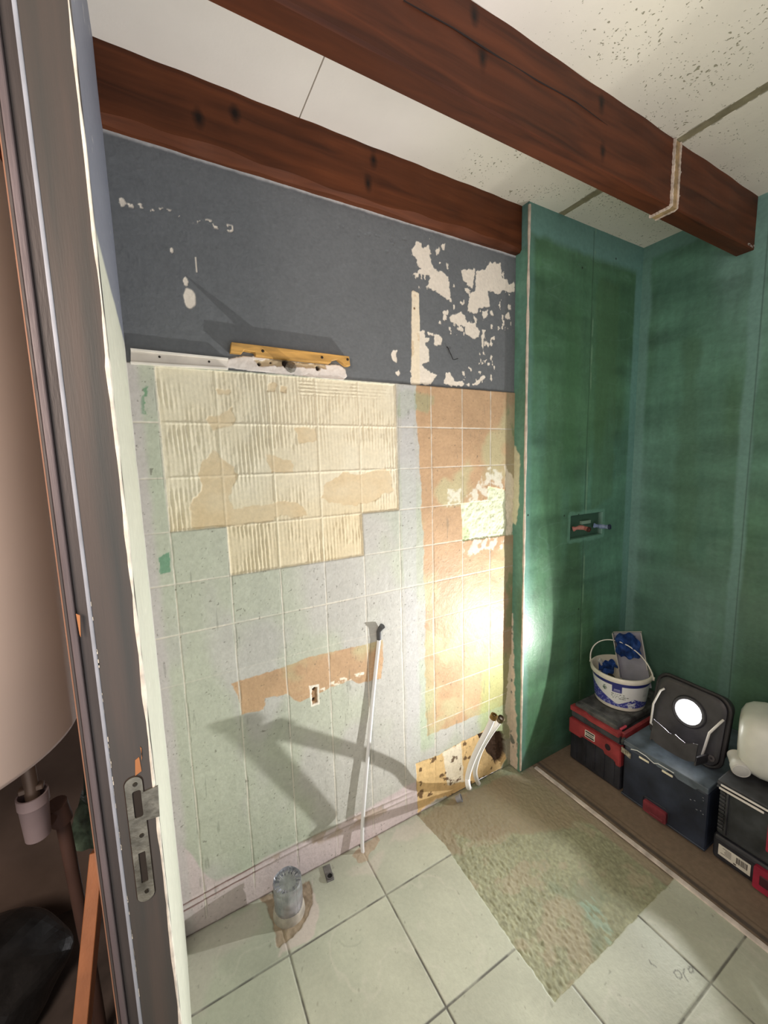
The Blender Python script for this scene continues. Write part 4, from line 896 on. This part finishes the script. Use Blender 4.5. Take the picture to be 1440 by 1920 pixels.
for k in range(7): y = rn.uniform(.60, .66); z = rn.uniform(.1, .22); link('paint_splash', B(1.6268, 1.6281, y, y+rn.uniform(.002, .006), z, z+rn.uniform(.001, .003)), sp_m, Cx)
# D, E: stack at the right
Dx = empty('toolbox', (1.87, .40, 0), 'low black toolbox with barcode sticker and red latch at the bottom right', 'toolbox')
bm = bmesh.new(); box(bm, 1.634, 2.09, .23, .572, .003, .098, .014, 3); link('body', bm, blk, Dx)
bm = bmesh.new(); a = [on(0, 1.632, *q) for q in ((1351, 1597), (1405, 1633), (1404, 1656), (1350, 1620))]
zt = .068; Y0, Y1 = .552, .462
prism(bm, [(Y0, .030), (Y1, .026), (Y1, .068), (Y0, .070)], 0, 1.6322, 1.6338); stk = link('sticker', bm, white_l, Dx)
bm = bmesh.new(); rn = random.Random(6); y = .470
while y < .502: w_ = rn.choice((.0008, .0014, .0022)); box(bm, 1.6316, 1.6323, y, y+w_, .040, .062); y += w_+rn.choice((.0009, .0015))
for k in range(5): box(bm, 1.6316, 1.6323, .515, .515+rn.uniform(.012, .030), .040+k*.0055, .0415+k*.0055)
box(bm, 1.6316, 1.6323, .500, .508, .031, .035); link('print', bm, mat('sticker_print', (70, 66, 62), .6), stk)
bm = bmesh.new(); prism(bm, rrect(.33, .452, .006, .088, .006, 3), 0, 1.622, 1.64); ltc = link('latch', bm, mat('crimson_plastic', (160, 42, 66), .5, .15, 20), Dx)
bm = bmesh.new(); box(bm, 1.619, 1.6225, .35, .435, .030, .065, .002, 1); link('latch_grip', bm, mat('latch_dark', (70, 34, 42), .6), ltc)
Ex = empty('toolbox', (1.87, .40, .1), 'upper black toolbox with ribbed corner stacked at the right under the white canister', 'toolbox')
bm = bmesh.new(); box(bm, 1.640, 2.09, .23, .566, .100, .285, .010, 3); link('body', bm, mat('charcoal_plastic', (56, 60, 64), .42, .3, 14, .15, 70), Ex)
bm = bmesh.new()
for k in range(11): box(bm, 1.634, 1.644, .545, .562, .122+k*.014, .129+k*.014, .0015, 1)
box(bm, 1.632, 1.646, .536, .543, .112, .275, .002, 1); link('ribbed_corner', bm, blk2, Ex)
bm = bmesh.new(); box(bm, 1.630, 2.09, .23, .570, .284, .312, .005, 2); box(bm, 1.622, 1.632, .24, .568, .287, .292, .001, 1); box(bm, 1.622, 1.632, .24, .568, .300, .305, .001, 1); link('lid', bm, blk2, Ex)
bm = bmesh.new(); box(bm, 1.619, 1.624, .44, .560, .2855, .2925, .001, 1); box(bm, 1.6195, 1.624, .43, .556, .3, .306, .001, 1); box(bm, 1.634, 1.640, .36, .425, .262, .268, .001, 1); link('pale_strip', bm, mat('bright_strip', (232, 228, 222), .3), Ex)  # pale strips along the front lips and face
bm = bmesh.new(); prism(bm, rrect(.30, .430, .155, .262, .006, 3), 0, 1.630, 1.645); link('side_latch', bm, mat('crimson_plastic_upper', (160, 42, 66), .5, .15, 20), Ex)

# ---- work lamp
U3 = Vector(AXIS).normalized(); Yp = Vector((0, 0, 1)).cross(U3).normalized(); Zp = U3.cross(Yp).normalized()   # Zp is the face's own up
if Yp.y < 0: Yp = -Yp
Lc = Vector(LAMP)
ML = Matrix(((U3.x, Yp.x, Zp.x, Lc.x), (U3.y, Yp.y, Zp.y, Lc.y), (U3.z, Yp.z, Zp.z, Lc.z), (0, 0, 0, 1)))    # local: x forward, y sideways (away from camera), z up
lamp = empty('work_lamp', (1.80, .73, .258), 'glowing black work lamp with a round lens standing on the dark toolbox', 'lamp')
FY0, FY1, FZ0, FZ1 = -.118, .130, -.166, .100
body_m = mat('lamp_black', (54, 53, 58), .45, .2, 20, .15, 60)
bm = bmesh.new()
def ring_loft(levels, M):
    rs = []
    for x, g, r in levels:
        rs.append([bm.verts.new(M @ Vector((x, p_[0], p_[1]))) for p_ in rrect(FY0-g, FY1+g, FZ0-g, FZ1+g, r, 6)])
    for A, C_ in zip(rs, rs[1:]):
        n_ = len(A)
        for k in range(n_): bm.faces.new((A[k], A[(k+1) % n_], C_[(k+1) % n_], C_[k]))
    return rs
rs = ring_loft([(-.100, -.03, .03), (-.085, -.008, .04), (-.03, 0, .045), (-.012, -.002, .045), (-.006, -.010, .04), (-.0065, -.02, .035)], ML); bm.faces.new(rs[0]); bm.faces.new(rs[-1][::-1])
for v in bm.verts:
    if v.co.z < .2585: v.co.z = .2585
link('housing', bm, body_m, lamp, True)
bm = bmesh.new()
ML2 = ML
def ringtube(pts, r): tube(bm, [ML @ Vector(p_) for p_ in pts], r, 8)
pr = rrect(FY0-.004, FY1+.004, FZ0-.002, FZ1+.004, .045, 6); pr = pr+[pr[0]]
ringtube([(-.022, a_, b_) for a_, b_ in pr], .007); 
for v in bm.verts:
    if v.co.z < .2585: v.co.z = .2585
link('bumper_rim', bm, mat('rubber_rim', (40, 38, 42), .55, .2, 20), lamp, True)
guard = mat('white_guard', (216, 214, 210), .35, .05)
for pts_ in ([(-.008, .118, -.125), (.008, .120, -.115), (.014, .120, -.03), (.010, .104, .035), (-.004, .098, .045)], [(-.008, -.066, -.140), (.002, -.070, -.128), (.008, -.082, -.035), (.002, -.108, .022), (-.008, -.110, .030)]):
    bm = bmesh.new(); ringtube(pts_, .0042); link('guard_bar', bm, guard, lamp, True)
Mz = ML @ Matrix.Rotation(R_(90), 4, 'Y')
bm = bmesh.new(); lathe(bm, [(.045, -.010), (.047, .000), (.056, .001), (.060, -.002), (.062, -.010)], Mz, 48); link('bezel', bm, body_m, lamp, True)
# chin plate added before the lamp face, its edge shaped to shade the near floor
bm = bmesh.new(); pa_ = []; O_ = Vector(LAMP + AXIS*.012); FW = .078
for fx_, fy_ in ((1.10, 1.45), (1.13, 1.36), (1.16, 1.18), (1.20, .99), (1.24, .86), (1.235, .80), (1.19, .72), (1.225, .61), (1.245, .50), (1.20, .38), (1.15, .30), (1.08, .10)):
    d_ = Vector((fx_, fy_, 0))-O_; k_ = (FW-.012)/d_.dot(U3); q = O_+d_*k_; lc = ML.inverted() @ q
    pa_.append([q, ML @ Vector((lc.x-.004, lc.y, lc.z-.001)), ML @ Vector((lc.x-.006, lc.y, -.152+.03*(lc.y/.095)**4)), ML @ Vector((lc.x, lc.y, -.152+.03*(lc.y/.095)**4))])
ends = [ML.inverted() @ pa_[0][0], ML.inverted() @ pa_[-1][0]]
pa_ = [[bm.verts.new(q) for q in r_] for r_ in pa_]
for A, C_ in zip(pa_, pa_[1:]):
    for k in range(4): bm.faces.new((A[k], A[(k+1) % 4], C_[(k+1) % 4], C_[k]))
bm.faces.new(pa_[0]); bm.faces.new(pa_[-1][::-1]); shield = link('beam_shield', bm, body_m, lamp)
for e_ in ends:
    yy = min(max(e_.y, FY0+.012), FY1-.012); bm = bmesh.new(); prism(bm, [(-.008, -.150), (-.008, -.118), (FW-.003, -.118), (FW-.003, -.150)], 1, yy-.003, yy+.003, ML); link('shield_bracket', bm, body_m, shield)
bm = bmesh.new(); lathe(bm, [(.0001, .003), (.030, .0025), (.043, -.001), (.045, -.003)], Mz, 48); link('lens', bm, mat('lens_light', (255, 255, 255), .3, emit=(1, .985, .95, 26)), lamp, True)
bm = bmesh.new(); lathe(bm, [(.004, 0), (.011, 0), (.011, .006), (.004, .006)], ML @ Matrix.Translation((-.006, -.098, -.125)) @ Matrix.Rotation(R_(90), 4, 'Y'), 16); link('switch_knob', bm, mat('grey_knob', (86, 82, 84), .4), lamp, True)

# ---- bucket
bx, by, bz = 1.840, 1.042, .290; bh = .165
buck = empty('bucket', (bx, by, bz), 'white plastic bucket with blue printed label standing on the organiser case', 'bucket')
def bucket_mat():
    m = mat('bucket_label', (224, 222, 214), .4, .05); N = m.node_tree.nodes; L = m.node_tree.links; bs = N['Principled BSDF']
    at = N.new('ShaderNodeAttribute'); at.attribute_name = 'Col'; L.new(at.outputs['Color'], bs.inputs['Base Color']); return m
BM_ = Matrix.Translation((bx, by, bz))
rad = lambda z: .104+.018*z/bh
bm = bmesh.new(); lathe(bm, [(.0001, .001), (.098, .001), (.104, .006), (rad(bh-.022), bh-.022), (rad(bh)+.006, bh-.020), (rad(bh)+.008, bh-.010), (rad(bh)+.007, bh-.004), (rad(bh)+.004, bh), (rad(bh)-.001, bh), (rad(bh)-.004, bh-.006), (.102, .008), (.0001, .006)], BM_, 72)
link('tub', bm, mat('bucket_plastic', (226, 220, 206), .38, .06, 20), buck, True)
# label wrapped round the tub; print laid out on it
nz, na = 70, 260; th = np.linspace(R_(120), R_(315), na); zz = np.linspace(.022, bh-.026, nz)
T_, Z_ = np.meshgrid(th, zz); X_ = bx+(rad(Z_)+.0007)*np.cos(T_); Y_ = by+(rad(Z_)+.0007)*np.sin(T_)
col = np.zeros(T_.shape+(3,)); col[:] = linv((224, 226, 226)); blue = linv((52, 60, 142))
deg = np.degrees(T_); zn = (Z_-zz[0])/(zz[-1]-zz[0])
def put(m_, c_): col[m_] = linv(c_)
put(zn > .88, (46, 52, 118)); put((zn > .60) & (np.abs(deg-204) < 10), (46, 52, 124))
low_ = np.where(deg < 215, .08+.36*(np.abs(deg-205)/60)**1.0*(deg < 205), 0); 
bl_ = zn < np.maximum(.12, np.where(deg < 206, .10+(206-deg)*.0085, np.where(deg < 240, .10+(deg-206)*.0085, .39-(deg-240)*.006)))
put(bl_, (62, 66, 152)); wn = fbm(deg*.05, zn*4, 6, 4, 3); put(bl_ & (wn > .12), (150, 160, 206)); put((np.hypot((deg-236)/9, (zn-.16)/.22) < 1) & (wn > -.05), (220, 224, 230))
put((np.abs(zn-.72) < .012) & (np.abs(deg-204) < 6), (170, 176, 210)); put((np.abs(zn-.66) < .008) & (np.abs(deg-204) < 7), (150, 150, 196))
for k, (z_, a0, a1) in enumerate(((.52, 193, 222), (.44, 190, 228), (.36, 196, 222))):
    tx = (fbm(deg*.6, zn*0+k, 1.4, 1, 4+k) > -.05); put((np.abs(zn-z_) < .022) & (deg > a0) & (deg < a1) & tx, (140, 146, 140))
put((np.hypot((deg-178)/5, (zn-.66)/.10) < 1) & (wn > -.02), (92, 112, 104))
for k in range(7): put((np.abs(zn-(.45+.05*k)) < .008) & (deg > 262) & (deg < 275), (170, 172, 176))
me = bpy.data.meshes.new('label_wrap'); co = np.stack([X_, Y_, bz+Z_], -1).reshape(-1, 3); a_ = (np.arange(nz-1)[:, None]*na+np.arange(na-1)[None]).ravel()
me.from_pydata(co.tolist(), [], np.stack([a_, a_+1, a_+na+1, a_+na], 1).tolist())
at = me.color_attributes.new('Col', 'FLOAT_COLOR', 'POINT'); at.data.foreach_set('color', np.concatenate([col, np.ones(T_.shape+(1,))], -1).reshape(-1).astype(np.float32))
for p_ in me.polygons: p_.use_smooth = True
me.materials.append(bucket_mat()); lo_ = bpy.data.objects.new('label_wrap', me); COL.objects.link(lo_); lo_.parent = buck; lo_.matrix_parent_inverse = world_of(buck).inverted()
# handle standing up, leaning back
hr = .132; hp = []
ax_ = Vector((.30, -.954, 0)).normalized(); up_ = Vector((.2, .33, .92)).normalized()
for i in range(33):
    t_ = math.pi*i/32; hp.append(Vector((bx, by, bz+bh-.012))+ax_*math.cos(t_)*hr+up_*math.sin(t_)*hr*.98)
bm = bmesh.new(); n_ = len(hp)
for off in (0,):
    prev = None
    for p_ in hp:
        rdl = (p_-Vector((bx, by, bz+bh-.012))).normalized(); nrm = ax_.cross(up_).normalized()
        q = [bm.verts.new(p_+rdl*a1+nrm*b1) for a1, b1 in ((-.002, -.006), (.002, -.006), (.002, .006), (-.002, .006))]
        if prev:
            for k in range(4): bm.faces.new((prev[k], prev[(k+1) % 4], q[(k+1) % 4], q[k]))
        else: bm.faces.new(q)
        prev = q
    bm.faces.new(prev[::-1])
link('handle', bm, mat('handle_plastic', (226, 222, 212), .4, .05), buck, True)
for s_ in (-1, 1):
    bm = bmesh.new(); lathe(bm, [(.0001, .006), (.008, .005), (.010, -.004)], Matrix.Translation(Vector((bx, by, bz+bh-.012))+ax_*s_*.131) @ frame_for(ax_*s_).to_4x4(), 16); link('handle_pivot', bm, mat('pivot_plastic', (216, 212, 200), .4), buck, True)
# things in the bucket: clear tray with a blue cloth, a metal tool
tray = empty('clear_tray', (bx+.02, by, bz+.05), 'translucent grey plastic tray sticking up out of the bucket', 'tray')
Mt = Matrix.Translation((bx+.052, by-.020, bz+.205)) @ Matrix.Rotation(R_(12), 4, 'Y') @ Matrix.Rotation(R_(-20), 4, 'X') @ Matrix.Rotation(R_(20), 4, 'Z')
bm = bmesh.new(); box(bm, -.0015, .0015, -.058, .058, -.13, .115, .001, 1, Mt); box(bm, -.03, .0, -.0595, -.0575, -.09, .110, 0, 1, Mt); box(bm, -.03, .0, .0575, .0595, -.09, .110, 0, 1, Mt); 
tm = mat('smoky_plastic', (150, 152, 166), .25, .1, trans=.25); link('shell', bm, tm, tray)
bm = bmesh.new(); tube(bm, [Mt @ Vector(q) for q in ((-.032, .058, -.05), (-.032, .060, .112), (.0, .060, .118), (.0, -.060, .118), (-.032, -.060, .112), (-.032, -.058, -.05))], .0022, 6); link('rim', bm, mat('tray_rim', (176, 172, 164), .4), tray, True)
cl = Mt @ Vector((-.022, .012, .085))
cloth_m = mat('blue_cloth', (52, 94, 172), .7, .3, 30, .5, 50)
def cloth(name, M_, w_, h_, seed):
    bm = bmesh.new(); n_ = 26; rn = random.Random(seed); ph = [rn.uniform(0, 6) for _ in range(6)]; g_ = []
    for j in range(n_+1):
        row = []
        for i in range(n_+1):
            u, v = i/n_-.5, j/n_-.5; rr_ = 1-.35*(abs(u)**2+abs(v)**2)*2
            x = .010*math.sin(9*u+ph[0]+3*v)+.008*math.sin(13*v+ph[1]-5*u)+.006*math.sin(21*u+ph[2])
            row.append(bm.verts.new(M_ @ Vector((x, u*w_*rr_+.004*math.sin(12*v+ph[3]), v*h_*rr_+.005*math.sin(14*u+ph[4])))))
        g_.append(row)
    for j in range(n_):
        for i in range(n_): bm.faces.new((g_[j][i], g_[j][i+1], g_[j+1][i+1], g_[j+1][i]))
    bmesh.ops.solidify(bm, geom=list(bm.faces), thickness=.002); return link(name, bm, cloth_m, None, True)
o = cloth('rag', Mt @ Matrix.Translation((-.026, .004, .055)), .125, .14, 3); tag(o, 'crumpled blue rag hanging over the tray in the white bucket', 'rag')
o = cloth('rag', Matrix.Translation((bx-.03, by+.045, bz+.150)) @ Matrix.Rotation(R_(60), 4, 'Y') @ Matrix.Rotation(R_(20), 4, 'X'), .075, .095, 8); tag(o, 'smaller blue rag lying inside the white bucket near its rim', 'rag')
Mk = Matrix.Translation((bx-.015, by+.070, bz+.135)) @ Matrix.Rotation(R_(-20), 4, 'X') @ Matrix.Rotation(R_(-30), 4, 'Y')
kn = empty('putty_knife', (bx-.01, by+.07, bz+.08), 'small knife with a pale handle leaning inside the white bucket', 'tool')
bm = bmesh.new(); box(bm, -.009, .009, -.006, .006, .0, .050, .003, 2, Mk); link('handle', bm, mat('pale_grip', (190, 190, 186), .5), kn)
bm = bmesh.new(); prism(bm, [(-.006, 0), (.006, 0), (.017, -.085), (-.017, -.085)], 1, -.0008, .0008, Mk); link('blade', bm, steel, kn)

# ---- white canister lying on the right stack
can = empty('canister', (1.86, .42, .313), 'white plastic canister with round screw cap lying on the right toolboxes', 'canister')
wpl = mat('milky_plastic', (214, 216, 208), .4, .06, 12, coat=.1)
Mc = Matrix.Translation((1.835, .418, .432)) @ Matrix.Rotation(R_(-72), 4, 'Z')
bm = bmesh.new(); n_ = 48; lv = [(-.165, .35), (-.162, .62), (-.150, .82), (-.13, .93), (-.10, .99), (-.02, 1), (.06, 1), (.10, .97), (.102, .99), (.18, .98), (.20, .9), (.205, .6)]
rs = []
for x, k_ in lv:
    rs.append([])
    for i in range(n_):
        a1 = 2*math.pi*i/n_; c_, s_ = math.cos(a1), math.sin(a1); pw = .62
        rs[-1].append(bm.verts.new(Mc @ Vector((x, .118*k_*math.copysign(abs(c_)**pw, c_), .116*k_*math.copysign(abs(s_)**pw, s_)))))
for A, C_ in zip(rs, rs[1:]):
    for i in range(n_): bm.faces.new((A[i], A[(i+1) % n_], C_[(i+1) % n_], C_[i]))
bm.faces.new(rs[0]); bm.faces.new(rs[-1][::-1]); link('jug_body', bm, wpl, can, True)
nd = Vector((-.78, -.50, -.14)).normalized(); c0 = Vector(tuple(on(0, 1.69, 1390, 1446)))
MN = Matrix.Translation(c0) @ frame_for(nd).to_4x4()
bm = bmesh.new(); lathe(bm, [(.0001, .0), (.024, .0), (.0265, -.001), (.028, -.004), (.028, -.022), (.0255, -.024), (.0255, -.07)], MN, 40); cap_ = link('screw_cap', bm, mat('cap_plastic', (204, 204, 198), .4, .04), can, True)
bm = bmesh.new(); lathe(bm, [(.0222, .0004), (.0235, .0014), (.0248, .0004)], MN, 40); link('cap_ring', bm, mat('cap_rim', (220, 220, 214), .4), cap_, True)

# ================================================================ the space behind the door frame
hb = mat('hall_plaster', (112, 96, 86), .9, .15, 5, .2, 40)
o = link('wall_hall', B(-1.3, LX-.076, 1.55, 1.62, 0, 2.442), hb); o['kind'] = 'structure'
o = link('wall_hall_left', B(-1.36, -1.3, -.6, 1.62, 0, 2.442), hb); o['kind'] = 'structure'
o = link('floor_hall', B(-1.3, -.12, -.6, 1.55, -.1, 0), mat('hall_floor', (82, 72, 66), .8, .3, 8)); o['kind'] = 'structure'
o = link('ceiling_hall', B(-1.3, LX-.02, -.6, 1.62, 2.442, 2.48), mat('hall_ceiling', (190, 180, 170), .8)); o['kind'] = 'structure'
bo = empty('water_heater', (-.475, 1.085, .9), 'large cream cylindrical water heater behind the door frame', 'water heater')
bm = bmesh.new(); lathe(bm, [(.0001, .895), (.20, .897), (.262, .900), (.272, .905), (.277, .915), (.277, 2.02), (.270, 2.035), (.20, 2.05), (.0001, 2.06)], Matrix.Translation((-.475, 1.085, 0)), 96)
link('tank', bm, mat('cream_enamel', (230, 214, 202), .35, .03, 3), bo, True)
for z_ in (1.25, 1.75): link('wall_bracket', B(-.62, -.33, 1.30, 1.548, z_, z_+.05), blk, bo)
o = link('hall_beam', B(-1.3, LX-.08, 1.16, 1.26, 2.13, 2.25, .006, 1), beam_mat('stained_beam_hall', (130, 70, 44), (96, 50, 32), [])); tag(o, 'brown beam end above the water heater at the left edge', 'beam')
# safety group funnel below the heater
cu = on(1, 1.0, 62, 1500); sx_, sy_ = cu[0], 1.0
fu = empty('drain_funnel', (sx_, sy_, .6), 'white plastic drain funnel hanging under the water heater', 'drain fitting')
zt_ = on(1, 1.0, 62, 1487)[2]; zb_ = on(1, 1.0, 55, 1572)[2]
wf = mat('lilac_white_plastic', (140, 127, 129), .5, .06)
bm = bmesh.new(); lathe(bm, [(.016, zb_-.004), (.021, zb_), (.0245, zt_-.024), (.0262, zt_-.022), (.0262, zt_), (.023, zt_), (.020, zb_+.01), (.0001, zb_+.006)], Matrix.Translation((sx_, sy_, 0)), 32); link('cup', bm, wf, fu, True)
bm = bmesh.new(); tube(bm, [(sx_, sy_, zt_-.02), (sx_, sy_, zt_+.02), (sx_-.004, sy_+.01, .899)], .012, 12); box(bm, sx_-.02, sx_+.02, sy_-.008, sy_+.008, zt_+.006, zt_+.018, .002, 1); link('valve_outlet', bm, mat('dull_metal', (120, 104, 92), .5, metal=.5), fu, True)
bm = bmesh.new(); tube(bm, [(sx_+.022, sy_+.05, zb_+.02), (sx_+.026, sy_+.06, zb_-.03)], .020, 16); tube(bm, [(sx_+.026, sy_+.06, zb_-.02), (sx_+.03, sy_+.10, .3), (sx_+.03, sy_+.12, .002)], .013, 12); tube(bm, [(sx_, sy_, zb_), (sx_+.01, sy_+.03, zb_+.0), (sx_+.022, sy_+.05, zb_+.01)], .012, 10); link('drain_pipe', bm, mat('brown_pipe', (84, 62, 54), .6), fu, True)
# green bag hanging behind the frame
q = [on(1, 1.15, *t) for t in ((152, 1492), (172, 1500), (196, 1590), (124, 1585))]
bm = bmesh.new(); prism(bm, [(p_[0], p_[2]) for p_ in q], 1, 1.14, 1.17); bmesh.ops.recalc_face_normals(bm, faces=bm.faces); bmesh.ops.subdivide_edges(bm, edges=list(bm.edges), cuts=6, use_grid_fill=True)
for v in bm.verts: v.co.y += .006*math.sin(v.co.x*190+v.co.z*60); v.co.x += .002*math.sin(v.co.z*160)
gb = empty('plastic_bag', (q[0][0], 1.155, q[0][2]), 'dim green plastic bag hanging behind the door frame below the water heater', 'bag')
link('sack', bm, mat('green_plastic', (92, 112, 96), .4, .3, 40, .5, 60), gb, True)
bm = bmesh.new(); t1 = on(1, 1.15, 150, 1400); tube(bm, [(q[0][0]+.008, 1.155, q[0][2]-.004), (t1[0]+.01, 1.155, t1[2]), (t1[0]+.01, 1.30, t1[2]+.02), (t1[0]+.01, 1.545, t1[2]+.03)], .004, 8); link('cord', bm, mat('dark_green_cord', (44, 66, 58), .6), gb)
# orange-brown board leaning behind the frame
a = on(1, .86, 178, 1588); 
Mb_top = Vector((-.150, .93, .745)); t_ = on(1, .93, 186, 1590); b_ = on(1, .80, 155, 1920)
top = Vector(tuple(t_)); bot = Vector(tuple(b_)); dr = (bot-top).normalized(); bot = top+dr*((top.z)/(-dr.z)) if dr.z < 0 else bot
mid = (top+bot)/2; Lb = (top-bot).length; fr = Matrix.Translation(mid) @ frame_for(top-bot).to_4x4() 
bm = bmesh.new(); X1 = Vector((1, 0, 0)); 
zz_ = (top-bot).normalized(); yy_ = zz_.cross(X1).normalized(); xx_ = yy_.cross(zz_)
Mb = Matrix(((xx_.x, yy_.x, zz_.x, mid.x), (xx_.y, yy_.y, zz_.y, mid.y), (xx_.z, yy_.z, zz_.z, mid.z), (0, 0, 0, 1)))
box(bm, -.011, .011, -.035, .035, -Lb/2, Lb/2, .001, 1, Mb)
lz = min(v.co.z for v in bm.verts)
if lz < 0:
    for v in bm.verts: v.co.z = max(v.co.z, .001)
o = link('wooden_board', bm, mat('orange_board', (156, 100, 62), .55, .12, 5, .15, 60, stretch=(6, 6, .6))); tag(o, 'narrow orange-brown wooden board leaning behind the door frame', 'board')
o = crumple('bin_bag', (-.50, 1.30, .115), .13, mat('black_bag', (34, 34, 34), .35, .3, 20, .5, 30), None, 5, (1.5, 1.0, .85), 4, .3); tag(o, 'crumpled black bag on the dark floor under the water heater', 'bag')
o = crumple('work_cloth', (-.28, .88, .052), .075, mat('maroon_cloth', (92, 34, 36), .8, .3, 20, .4, 50), None, 9, (2.0, 1.4, .65), 4, .3); tag(o, 'dark maroon cloth heap on the floor at the lower left', 'cloth')
